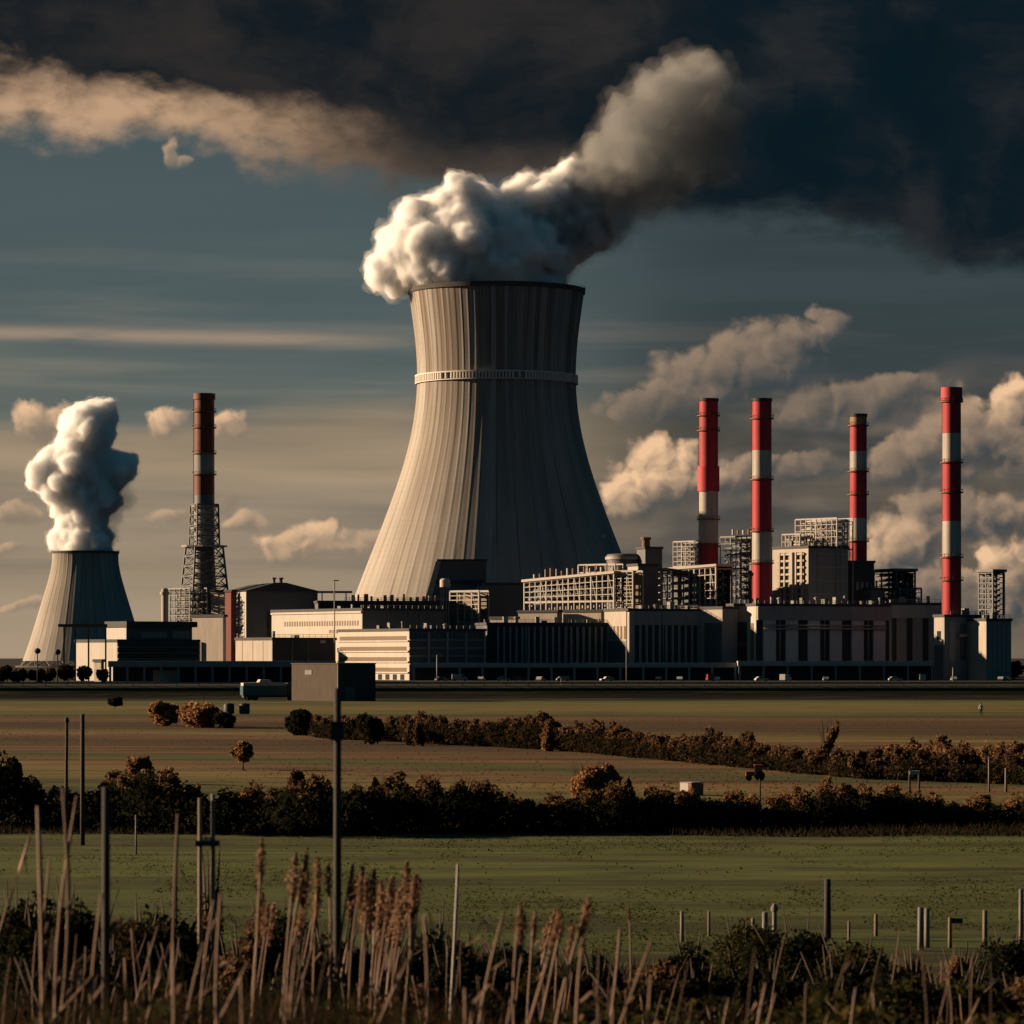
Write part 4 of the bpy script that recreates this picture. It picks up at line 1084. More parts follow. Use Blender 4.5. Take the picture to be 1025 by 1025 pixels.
def shrub(name, label, cat, px, d, wpx, ytop, ybase, mat, seed, leaf, n, form='round', group=None, trunk=0.0, twigs=0, pname='foliage'):
    """a bush or tree: stems plus leaves spread through its lobes; width and height from the photo"""
    rs = np.random.RandomState(seed); mpp = d / F
    x0 = gx(px, d); z0 = zg(x0, d) if ybase is None else gz(ybase, d)
    Ht = gz(ytop, d) - z0; w = wpx * mpp / 2
    t = thing(name, label, cat, (x0, d, z0 - 0.05), 0, group)
    tb = trunk * Ht; hc = (Ht - tb)
    if form == 'round':
        bl = [(0, 0, tb + hc * .45, w * .72, w * .72, hc * .45)]
        for k in range(5):
            a = rs.uniform(0, 6.28); q = rs.uniform(.35, .6)
            bl.append((math.cos(a) * w * .5, math.sin(a) * w * .5, tb + hc * rs.uniform(.3, .68), w * q * .9, w * q * .9, hc * q * .6))
    elif form == 'column':
        bl = [(rs.uniform(-.1, .1) * w, 0, tb + hc * f, w * q, w * q, hc * .2) for f, q in ((.18, .8), (.38, 1.), (.58, .9), (.78, .6), (.92, .25))]
    elif form == 'spray':
        bl = []
        for k in range(7):
            f = (k + .5) / 7; xx = (f * 2 - 1) * w * .8
            hh_ = hc * (1 - .45 * abs(f * 2 - 1) ** 2) * rs.uniform(.75, 1.0)
            bl.append((xx, rs.uniform(-.4, .4) * w, hh_ * .55, w * .22, w * .25, hh_ * .45))
    elif form == 'lean':
        bl = [(w * (f - .35) * 1.4, 0, hc * f * .95, w * .4 * (1.15 - f), w * .4, hc * .2) for f in (.12, .35, .6, .85)]
    bl = sub_blobs(rs, bl, 7)
    P = blob_points(rs, bl, n)
    V, Fc = leaf_quads(rs, P, leaf)
    link(pname, np_mesh(pname, V, Fc, mat), t)
    mb = MB()
    for k in range(6 if not trunk else 1):
        a = rs.uniform(0, 6.28)
        e = Vector((math.cos(a) * w * .4, math.sin(a) * w * .4, Ht * rs.uniform(.55, .85))) if not trunk else Vector((w * .05, 0, Ht * .7))
        r = max(0.025, Ht * .02) * (1.6 if trunk else 1)
        mb.tube([(e.x * .1, e.y * .1, 0), tuple(e * .5 + Vector((0, 0, Ht * .03))), tuple(e)], [r, r * .7, r * .25], 6)
    if trunk:
        for k in range(7):
            a = rs.uniform(0, 6.28); z_ = Ht * rs.uniform(.3, .6)
            mb.tube([(w * .03, 0, z_), (math.cos(a) * w * .35, math.sin(a) * w * .35, z_ + hc * .18), (math.cos(a) * w * .6, math.sin(a) * w * .6, z_ + hc * .3)], [r * .5, r * .35, r * .12], 5)
    for k in range(twigs):
        a = rs.uniform(0, 6.28); q = rs.uniform(.1, .9)
        mb.tube([(0, 0, Ht * .2), (math.cos(a) * w * q * .7, math.sin(a) * w * q * .7, Ht * .8), (math.cos(a) * w * q, math.sin(a) * w * q, Ht * rs.uniform(.95, 1.12))], [.03, .02, .008], 4)
    part('trunk' if trunk else 'stem', mb, M_BARK, t)
    return t

def hedge(label, pts, depth, heights, mats, seed, leaf, per_m, tufts):
    """pts: (px, ground row); one continuous untrimmed hedge along them"""
    rs = np.random.RandomState(seed)
    W = []
    for (px, py) in pts: d = gd(py); W.append((gx(px, d), d))
    t = thing('hedge', label, 'hedge', (W[0][0], W[0][1], 0))
    bl, tl = [], []
    for i in range(len(W) - 1):
        (xa, ya), (xb, yb) = W[i], W[i + 1]
        L = math.hypot(xb - xa, yb - ya); n = max(2, int(L / .6))
        for k in range(n):
            f = (k + rs.uniform()) / n
            h = (heights[i] * (1 - f) + heights[i + 1] * f) * rs.uniform(.80, 1.06); h *= .30 + 1.25 * (mnoise.noise(((xa + (xb - xa) * f) * .22, seed * 3.7, ya * .05)) * .5 + .5)
            if rs.uniform() < tufts: h *= rs.uniform(1.1, 1.35)
            x = xa + (xb - xa) * f - W[0][0]; y = ya + (yb - ya) * f - W[0][1] + rs.uniform(-.3, .3) * depth
            bl.append((x, y, h * .42, rs.uniform(.8, 1.5), depth * .5, h * .46))
            q = rs.uniform(.3, .6)
            tl.append((x + rs.uniform(-.6, .6), y + rs.uniform(-.3, .3) * depth, h * .86, q, q, q * rs.uniform(.7, 1.6)))
    n = int(len(bl) * per_m * .62)
    V, Fc = leaf_quads(rs, blob_points(rs, sub_blobs(rs, bl, 4), n, .45), leaf)
    link('foliage', np_mesh('foliage', V, Fc, mats[0]), t)
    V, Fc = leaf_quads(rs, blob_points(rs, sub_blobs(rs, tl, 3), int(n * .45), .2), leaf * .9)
    link('top_growth', np_mesh('top_growth', V, Fc, mats[1]), t, label='lit brown growth along the hedge top') if False else tag(link('top_growth', np_mesh('top_growth', V, Fc, mats[1]), t), 'brown autumn growth along the hedge top, coloured as sunlit')  # brown tops over a dark body: sunlight and shade put into leaf colour
    mb = MB()
    for k in range(0, len(bl), 2):
        b = bl[k]; mb.tube([(b[0], b[1], -.05), (b[0] + rs.uniform(-.2, .2), b[1], b[2]), (b[0] + rs.uniform(-.4, .4), b[1], b[2] + b[5] * .8)], [.05, .035, .012], 5)
    part('stem', mb, M_BARK, t)
    return t
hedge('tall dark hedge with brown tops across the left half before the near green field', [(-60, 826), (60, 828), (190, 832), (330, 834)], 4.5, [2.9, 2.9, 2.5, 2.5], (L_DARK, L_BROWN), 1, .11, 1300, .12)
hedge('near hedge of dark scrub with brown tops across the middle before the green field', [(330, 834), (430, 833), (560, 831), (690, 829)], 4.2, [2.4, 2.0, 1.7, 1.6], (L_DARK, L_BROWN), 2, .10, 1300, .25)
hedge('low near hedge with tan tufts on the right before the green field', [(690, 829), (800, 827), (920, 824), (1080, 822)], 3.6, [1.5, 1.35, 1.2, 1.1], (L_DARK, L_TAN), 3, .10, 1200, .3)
hedge('far slanting hedge running down from the brown field to the right', [(318, 738), (420, 743), (560, 750), (700, 763), (860, 778), (1060, 786)], 4.5, [2.1, 2.1, 1.8, 1.6, 1.4, 1.2], (L_HEDGE, L_BROWN), 4, .14, 900, .22)
hedge('low tan scrub strip above the slanting hedge on the far right', [(880, 764), (960, 768), (1080, 772)], 3.0, [1.0, 1.4, 1.5], (L_TAN, L_TAN), 5, .17, 380, .2)

FB = 'bushes in the far fields'
shrub('bush', 'round brown bush at the left of the lit pair on the far field edge', 'bush', 163, 405, 34, 699, None, L_RUSSET, 21, .28, 2600, 'round', FB)
shrub('bush', 'broad brown bush, larger of the lit pair on the far field edge', 'bush', 197, 396, 56, 699, None, L_RUSSET, 22, .28, 4200, 'round', FB)
shrub('bush', 'low dark bush at the right foot of the broad brown bush', 'bush', 226, 392, 22, 712, None, L_DARK, 23, .28, 1500, 'round', FB)
shrub('tree', 'tiny dark tree alone on the far left grass', 'tree', 115, 540, 15, 697, None, L_DARK, 24, .28, 1400, 'round', trunk=.25, pname='crown')
shrub('bush', 'dark round bush in front of the concrete hut', 'bush', 301, 355, 32, 706, None, L_DARK, 25, .22, 4200, 'round', FB)
shrub('tree', 'small tree with tan crown and pale trunk on the brown field', 'tree', 243, 246, 26, 741, None, L_TAN, 26, .15, 3000, 'round', trunk=.3, pname='crown')
shrub('bush', 'tan domed bush sticking up behind the tall dark hedge', 'bush', 140, 218, 30, 756, None, L_TAN, 27, .15, 4000, 'round', FB)
shrub('bush', 'dark bush at the left edge behind the tall dark hedge', 'bush', 10, 200, 26, 760, None, L_DARK, 28, .15, 3500, 'round', FB)
shrub('bush', 'narrow brown bush behind the tall hedge left of the dark pole', 'bush', 296, 190, 20, 768, None, L_BROWN, 29, .13, 3000, 'round', FB)
shrub('bush', 'dark upright bush rising from the near hedge right of the dark pole', 'bush', 380, 172, 20, 779, None, L_DARK, 30, .12, 3500, 'round', FB)
shrub('bush', 'twiggy brown bush with bare shoots in the near hedge', 'bush', 462, 170, 34, 779, None, L_BROWN, 31, .12, 2600, 'spray', FB, twigs=30)
shrub('tree', 'clump of rounded brown autumn trees behind the near hedge', 'tree', 591, 184, 56, 762, None, L_RUSSET, 32, .11, 12000, 'round', pname='crown', twigs=25)
shrub('tree', 'small dark cypress beside the clump of brown trees', 'tree', 628, 178, 13, 782, None, L_DARK, 33, .11, 3000, 'column', trunk=.08, pname='crown')
shrub('bush', 'leaning tan spray of twigs above the slanting hedge', 'bush', 826, 262, 30, 720, None, L_TAN, 34, .16, 1500, 'lean', FB, twigs=14)
shrub('bush', 'pale tan twiggy bush in the low hedge near the two poles', 'bush', 932, 171, 20, 792, None, L_TAN, 35, .12, 2200, 'spray', FB, twigs=16)
shrub('bush', 'orange tan bush further right in the low hedge', 'bush', 975, 171, 32, 795, None, L_TAN, 36, .12, 2800, 'round', FB)
shrub('bush', 'dark bush with a brown tip where the slanting hedge begins', 'bush', 371, 318, 26, 712, None, L_HEDGE, 37, .2, 3000, 'round', FB)
shrub('bush', 'brown twiggy bush in the slanting hedge below the office block', 'bush', 414, 312, 22, 717, None, L_BROWN, 38, .2, 2200, 'spray', FB, twigs=10)
shrub('bush', 'tan pointed bush standing up from the slanting hedge below the ribbed hall', 'bush', 548, 295, 14, 725, None, L_TAN, 39, .2, 1500, 'column', FB)
shrub('bush', 'wide brown bush in the slanting hedge below the red chimneys', 'bush', 622, 282, 34, 724, None, L_BROWN, 40, .2, 3200, 'round', FB)
shrub('bush', 'second wide brown bush in the slanting hedge, left of the cream box shed', 'bush', 706, 262, 40, 728, None, L_BROWN, 41, .19, 3000, 'spray', FB, twigs=14)
shrub('bush', 'dark knob of a bush in the slanting hedge below the boiler house', 'bush', 870, 232, 22, 752, None, L_DARK, 42, .17, 3000, 'round', FB)
# tree belt in front of the small cooling tower
for i, (px, yt, w, mm, lb) in enumerate([(4, 665, 20, L_DARK, 'dark clipped tree at the left frame edge below the small cooling tower'), (20, 666, 18, L_BROWN, 'brownish tree left of the first lamp post'),
        (36, 668, 18, L_DARK, 'low dark tree at the foot of the first lamp post'), (50, 667, 16, L_BROWN, 'brownish tree between the two lamp posts'), (68, 663, 20, L_DARK, 'dark tree left of the low white block'),
        (84, 664, 18, L_DARK, 'dark tree under the low white block'), (103, 668, 14, L_BROWN, 'small brown tree right of the gatehouse'), (1015, 660, 20, L_DARK, 'dark tree at the right frame edge beside the annexe')]):
    shrub('tree', lb, 'tree', px, 1100 if px < 900 else 1240, w, yt, None, mm, 60 + i, .6, 1100, 'round', 'trees at the foot of the plant', trunk=.1, pname='crown')

# ------------------------------------------------------------------ grass, stubble and bank growth
def blades(rs, X0, Y0, Z0, h, w, lean, mat, name, kind_label, seg=2):
    n = len(X0)
    az = rs.uniform(0, 2 * math.pi, n); ln = rs.normal(0, lean, n) * h; la = rs.uniform(0, 2 * math.pi, n)
    dx, dy = np.cos(az) * w / 2, np.sin(az) * w / 2
    tx, ty = np.cos(la) * ln, np.sin(la) * ln
    if seg == 1:
        V = np.stack([np.stack([X0 - dx, Y0 - dy, Z0], 1), np.stack([X0 + dx, Y0 + dy, Z0], 1), np.stack([X0 + tx, Y0 + ty, Z0 + h], 1)], 1).reshape(-1, 3)
        Fc = np.arange(n * 3).reshape(n, 3)
    else:
        m = .55
        V = np.stack([np.stack([X0 - dx, Y0 - dy, Z0], 1), np.stack([X0 + dx, Y0 + dy, Z0], 1),
                      np.stack([X0 + dx * .8 + tx * .3, Y0 + dy * .8 + ty * .3, Z0 + h * m], 1), np.stack([X0 - dx * .8 + tx * .3, Y0 - dy * .8 + ty * .3, Z0 + h * m], 1),
                      np.stack([X0 + dx * .1 + tx, Y0 + dy * .1 + ty, Z0 + h], 1), np.stack([X0 - dx * .1 + tx, Y0 - dy * .1 + ty, Z0 + h], 1)], 1).reshape(-1, 3)
        b = np.arange(n)[:, None] * 6
        Fc = np.concatenate([b + np.array([[0, 1, 2, 3]]), b + np.array([[3, 2, 4, 5]])])
    o = link(name, np_mesh(name, V, Fc, mat))
    tag(o, *kind_label, kind='stuff')
    return o
def wedge(rs, n, d0, d1, p=1.0, xm=0.152):
    f = rs.uniform(0, 1, n)
    y = np.sqrt(d0 ** 2 + (d1 ** 2 - d0 ** 2) * f) if p == 1 else d0 * (d1 / d0) ** f
    x = rs.uniform(-1, 1, n) * (xm * y + 1.5)
    return x, y
def zgv(x, y): return np.array([zg(float(a), float(b)) for a, b in zip(x, y)])
G_FIELD = leaf_mat('field_grass', [(0.06, 0.075, 0.024), (0.075, 0.085, 0.026), (0.05, 0.062, 0.02), (0.085, 0.085, 0.03), (0.055, 0.065, 0.021)], trans=.6)
G_DRY = leaf_mat('dry_grass', [(0.16, 0.09, 0.045), (0.11, 0.06, 0.03), (0.07, 0.04, 0.022), (0.05, 0.034, 0.018), (0.20, 0.115, 0.055)], trans=.4)
G_TANGLE = leaf_mat('tangled_dry_grass', [(0.11, 0.062, 0.036), (0.07, 0.04, 0.024), (0.04, 0.026, 0.017), (0.03, 0.022, 0.015), (0.17, 0.10, 0.06)], trans=.4)
G_SCRUB = leaf_mat('dark_scrub', [(0.022, 0.02, 0.012), (0.035, 0.027, 0.015), (0.05, 0.032, 0.018), (0.018, 0.02, 0.012), (0.03, 0.026, 0.014)])
rs = np.random.RandomState(5)
x, y = wedge(rs, 52000, 92, 166, 2)
k = np.array([mnoise.noise((a * .16, b * .05, 0.0)) + .7 * mnoise.noise((a * .6, b * .2, 4.0)) for a, b in zip(x, y)])
keep = rs.uniform(0, 1, len(x)) < np.clip(.12 + k * 1.7, .0, 1.0)
x, y = x[keep], y[keep]
blades(rs, x, y, np.zeros(len(x)), rs.uniform(.02, .065, len(x)), rs.uniform(.05, .12, len(x)), .8, G_FIELD, 'grass', ('short olive grass of the near green field', 'grass'), 1)
x, y = wedge(rs, 15000, 186, 480, 2)
k = np.array([mnoise.noise((a * .05, b * .02, 9.0)) for a, b in zip(x, y)])
keep = rs.uniform(0, 1, len(x)) < np.clip(.5 + k * 1.5, 0, 1)
x, y = x[keep], y[keep]
blades(rs, x, y, np.zeros(len(x)), rs.uniform(.03, .09, len(x)), rs.uniform(.08, .2, len(x)), .8, G_DRY, 'stubble', ('thin dry stubble on the far brown and olive fields', 'stubble'), 1)
n = 300; u = rs.uniform(-.3, 1.15, n)                 # a dark weedy streak slanting across the near green field
y = 138 - 21 * u + rs.normal(0, 4.5, n); x = (-2 + 19 * u) * y / 128 + rs.normal(0, .6, n)
k = np.array([mnoise.noise((a * .35, b * .12, 2.0)) for a, b in zip(x, y)]); keep = rs.uniform(0, 1, n) < np.clip(.35 + k, 0, 1); x, y = x[keep], y[keep]
blades(rs, x, y, np.zeros(len(x)), rs.uniform(.03, .13, len(x)), rs.uniform(.05, .12, len(x)), .7, G_SCRUB, 'weeds', ('dark weedy streak slanting across the near green field', 'weeds'), 1)
x, y = wedge(rs, 16000, 150, 166, 2)
ve = np.array([mnoise.noise((a * .12, b * .12, 5.0)) for a, b in zip(x, y)]); edge = 155.5 - x * .012 + ve * 2.5
keep = y > edge; x, y = x[keep], y[keep]
blades(rs, x, y, np.zeros(len(x)), rs.uniform(.08, .35, len(x)), rs.uniform(.06, .16, len(x)), .7, G_SCRUB, 'shade_verge', ('dark rough verge and painted hedge shade in front of the near hedges', 'verge'), 1)  # dark blades also stand for the shadow and ditch below the hedges
# bank under the viewer
x, y = wedge(rs, 52000, 13, 84, 1)
k = np.array([mnoise.noise((a * .35, b * .16, 1.0)) for a, b in zip(x, y)])
h = np.clip((.7 + .6 * k) * rs.uniform(.5, 1.2, len(x)), .15, 1.3) * (.36 + y * .0085) * np.clip(1.1 - x / y * 5.0, .4, 1.6)
blades(rs, x, y, zgv(x, y) - .03, h, rs.uniform(.008, .022, len(x)) * (1 + y / 60), .33, G_SCRUB, 'undergrowth', ('dark tangled undergrowth covering the near bank', 'undergrowth'))
x, y = wedge(rs, 9000, 13, 84, 1)
k = np.array([mnoise.noise((a * .5, b * .2, 6.0)) for a, b in zip(x, y)]); keep = k - np.clip(x / y, -.1, .1) * 3.0 > .02; x, y = x[keep], y[keep]
blades(rs, x, y, zgv(x, y) - .03, rs.uniform(.3, 1.0, len(x)) * (.40 + y * .009), rs.uniform(.006, .014, len(x)) * (1 + y / 70), .42, G_DRY, 'dry_grass', ('sunlit tan dry grass standing among the dark undergrowth', 'dry grass'))
x, y = wedge(rs, 9000, 24, 56, 1)
k = np.array([mnoise.noise((a * .7, b * .3, 16.0)) for a, b in zip(x, y)]); keep = (k - np.clip(x / y, -.12, .12) * 3.2 > .06); x, y = x[keep], y[keep]
blades(rs, x, y, zgv(x, y) - .03, rs.uniform(.4, 1.15, len(x)) * (.42 + y * .009), rs.uniform(.007, .016, len(x)) * (1 + y / 70), .75, G_TANGLE, 'tangled_grass', ('tangled bent dry grass between the reeds on the left and centre', 'tangled grass'))
# brambles low on the bank
P = []
for q in range(150):
    yb = rs.uniform(24, 80); xb = rs.uniform(-1, 1) * (.15 * yb + 1); s_ = rs.uniform(.3, .75) * (0.6 + yb / 90)
    P.append((xb, yb, zg(xb, yb) + s_ * .35, s_ * 1.2, s_, s_ * .55))
pts = blob_points(rs, sub_blobs(rs, P, 3), 52000, .5)
V, Fc = leaf_quads(rs, pts, .055)
tag(link('brambles', np_mesh('brambles', V, Fc, [L_GREEN])), 'low leafy brambles spread over the near bank', 'brambles', kind='stuff')

# ------------------------------------------------------------------ bushes of the near bank
NB = 'bushes on the near bank'
for i, (px, d, w, yt, mm, form, lb) in enumerate([
        (690, 80, 60, 932, L_DARK, 'round', 'small dark bush left of the big bramble bushes by the fence'),
        (745, 74, 100, 921, L_GREEN, 'round', 'wide bramble bush with lit leaves below the white fence posts'),
        (800, 72, 120, 918, L_DARK, 'round', 'tallest dark bush beside the thick dark gate post'),
        (862, 66, 116, 934, L_GREEN, 'round', 'olive leafy bush with a lit left edge right of the thick gate post'),
        (915, 74, 60, 950, L_BROWN, 'spray', 'brown dry bush under the twin grey posts'),
        (962, 76, 56, 945, L_TAN, 'spray', 'tan dry bush below the small dark sign'),
        (1010, 72, 84, 930, L_DARK, 'round', 'dark bush at the right edge below the last fence posts'),
        (946, 44, 190, 968, L_GREEN, 'round', 'spreading low bramble with lit tops in the bottom right corner'),
        (1018, 50, 80, 974, L_BROWN, 'round', 'brown bush at the right edge above the bottom corner'),
        (838, 50, 110, 972, L_DARK, 'round', 'low dark bush under the olive leafy bush'),
        (436, 62, 62, 912, L_DARK, 'round', 'black rounded bush among the reeds at the centre'),
        (210, 70, 40, 856, L_BROWN, 'spray', 'upright dark brown bush behind the twin capped poles'),
        (40, 46, 130, 902, L_DARK, 'round', 'broad dark bush at the bottom left behind the leaning reeds'),
        (140, 52, 110, 900, L_HEDGE, 'round', 'dark bush around the foot of the thick dark post'),
        (245, 56, 90, 920, L_BROWN, 'round', 'brown bush between the bent reeds and the dark pole'),
        (300, 40, 80, 950, L_DARK, 'round', 'low dark bush left of the foot of the tall dark pole'),
        (560, 54, 120, 962, L_HEDGE, 'round', 'dark bush behind the long slanting reeds'),
        (650, 60, 90, 958, L_BROWN, 'round', 'brown bush at the right end of the slanting reeds'),
        (400, 38, 100, 978, L_BROWN, 'round', 'low brown bush at the foot of the bent reed pair'),
        (500, 36, 90, 985, L_DARK, 'round', 'low dark bush at the bottom centre')]):
    shrub('bush', lb, 'bush', px, d, w, yt, None, mm, 100 + i, .050 if d > 55 else .042, int(3800 * (w / 60)), form, NB, twigs=10 if form != 'round' else 4)

TB = 'dark thicket bushes along the bank'
for i, (px, d, w, yt, mm, lb) in enumerate([
        (15, 58, 90, 892, L_DARK, 'dark thicket at the left edge behind the leaning reed'), (80, 62, 100, 890, L_DARK, 'dark thicket between the leaning reed and the thick dark post'), (110, 44, 120, 938, L_HEDGE, 'brown black thicket low around the thick dark post'),
        (175, 60, 100, 896, L_DARK, 'dark thicket behind the dark upright reed'), (190, 42, 120, 950, L_DARK, 'low dark thicket under the twin capped poles'), (275, 62, 90, 908, L_DARK, 'dark thicket left of the tall dark pole among feathery reeds'),
        (330, 58, 90, 922, L_HEDGE, 'brown black thicket at the tall dark pole'), (372, 58, 90, 932, L_DARK, 'dark thicket under the pink reed cluster'), (455, 52, 100, 940, L_DARK, 'dark thicket right of the black rounded bush'),
        (520, 60, 100, 942, L_DARK, 'dark thicket behind the centre reed pair'), (600, 58, 100, 946, L_DARK, 'dark thicket behind the hooked reed'), (640, 42, 150, 972, L_HEDGE, 'brown black thicket low at the long thin leaning reed'),
        (700, 60, 90, 962, L_DARK, 'dark thicket below the pale thin fence post'), (770, 56, 110, 958, L_DARK, 'dark thicket under the white fence posts'), (835, 60, 90, 952, L_DARK, 'dark thicket at the foot of the gate post'),
        (900, 58, 110, 962, L_DARK, 'dark thicket under the brown dry bush'), (970, 60, 110, 960, L_DARK, 'dark thicket under the tan dry bush'), (880, 40, 130, 1000, L_HEDGE, 'brown black thicket at the bottom below the olive leafy bush'),
        (720, 38, 120, 1000, L_HEDGE, 'brown black thicket at the bottom below the wide bramble bush'), (60, 36, 140, 965, L_HEDGE, 'brown black thicket in the bottom left corner')]):
    shrub('bush', lb, 'bush', px, d, w, yt, None, mm, 200 + i, .052 if d > 50 else .04, int(4200 * (w / 60)), 'spray' if i % 3 == 1 else 'round', TB, twigs=6)
# black bales by the lorry
for px, lb in ((229, 'black wrapped bale left of two below the lorry'), (244.5, 'black wrapped bale right of two below the lorry')):
    t = thing('bale', lb, 'bale', (gx(px, 492), 492, 0), R(20), 'wrapped bales on the far field')
    part('wrap', MB().lathe([(.55, 0), (.70, .10), (.72, .7), (.70, 1.3), (.55, 1.42)], 24, smooth=False), M_DARKER, t)
    part('end_fold', MB().lathe([(.2, 1.423), (.32, 1.44), (.18, 1.47)], 12, smooth=False), M_DARK, t)

# ------------------------------------------------------------------ dry reeds
M_STRAW = plain('dry_reed', (0.27, 0.16, 0.105), 0.7, var=0.2, streak=0.2, sc=3)
M_STRAWD = plain('dark_reed', (0.14, 0.085, 0.055), 0.8, var=0.25, streak=0.2, sc=3)
M_SEED = leaf_mat('reed_seed_head', [(0.42, 0.25, 0.16), (0.33, 0.19, 0.125), (0.24, 0.14, 0.09), (0.50, 0.31, 0.20)], trans=.5)
RG = 'dry reeds on the near bank'
def reed(label, top, foot, d, wpx, mat, head=0.0, hook=0, seed=0, leaves=2):
    """a stalk running from its top to where it leaves the picture, both in photo pixels, d metres away"""
    rs_ = np.random.RandomState(seed); rnd = random.Random(seed)
    T = Vector((gx(top[0], d), 0, gz(top[1], d))); Bm = Vector((gx(foot[0], d), 0, gz(foot[1], d)))
    s = (T - Bm).normalized(); g = zg(Bm.x, d) - .05
    k = (Bm.z - g) / max(.2, s.z); B = Bm - s * k if Bm.z > g else Vector((Bm.x, 0, g))
    t = thing('reed', label, 'reed', (B.x, d, B.z), 0, RG)
    L = (T - B); n = 9; r = wpx * .82 * d / F / 2
    bend = Vector((rnd.uniform(-1, 1), rnd.uniform(-1, 1), rnd.uniform(-.3, .3))) * L.length * .04
    pts, rad = [], []
    for q in range(n):
        f = q / (n - 1)
        p = L * f + bend * math.sin(f * math.pi)
        pts.append(tuple(p)); rad.append(r * (1.1 - .35 * f) * (1.12 if q in (2, 4, 6) else 1.0))
    mb = MB(); mb.tube(pts, rad, 7)
    if hook:
        e = L; mb.tube([tuple(e), tuple(e + Vector((hook * .6, 0, .03))), tuple(e + Vector((hook, 0, -.10)))], [r * .7, r * .6, r * .4], 6)
    part('stalk', mb, mat, t)
    if leaves:
        for q in range(leaves):
            lf = MB(); f = rnd.uniform(.3, .9); a = rnd.uniform(0, 6.28); p = L * f + bend * math.sin(f * math.pi); ll = rnd.uniform(.12, .32)
            c = Vector((math.cos(a), math.sin(a), 0)); w_ = Vector((-c.y, c.x, 0)) * r * .9
            m_ = p + c * ll * .5 + Vector((0, 0, ll * .35)); e = p + c * ll + Vector((0, 0, ll * rnd.uniform(-.4, .3)))
            lf.quad(tuple(p - w_), tuple(p + w_), tuple(m_ + w_ * .8), tuple(m_ - w_ * .8)); lf.quad(tuple(m_ - w_ * .8), tuple(m_ + w_ * .8), tuple(e + w_ * .1), tuple(e - w_ * .1))
            part('leaf_blade', lf, mat, t)
    if head:
        hl_ = head * d / F
        C = []
        for q in range(560):
            f = rs_.uniform(0, 1); wv = max(.12, math.sin(min(1, f * 1.02) * math.pi)) ** .7 * .085 * hl_
            C.append(np.array(L) * (1 - (1 - f) * hl_ / L.length) + rs_.normal(size=3) * wv * .6)
        V, Fc = leaf_quads(rs_, np.array(C), .022 * hl_ + .006)
        link('seed_head', np_mesh('seed_head', V, Fc, M_SEED), t)
    return t
ST, DK = M_STRAW, M_STRAWD
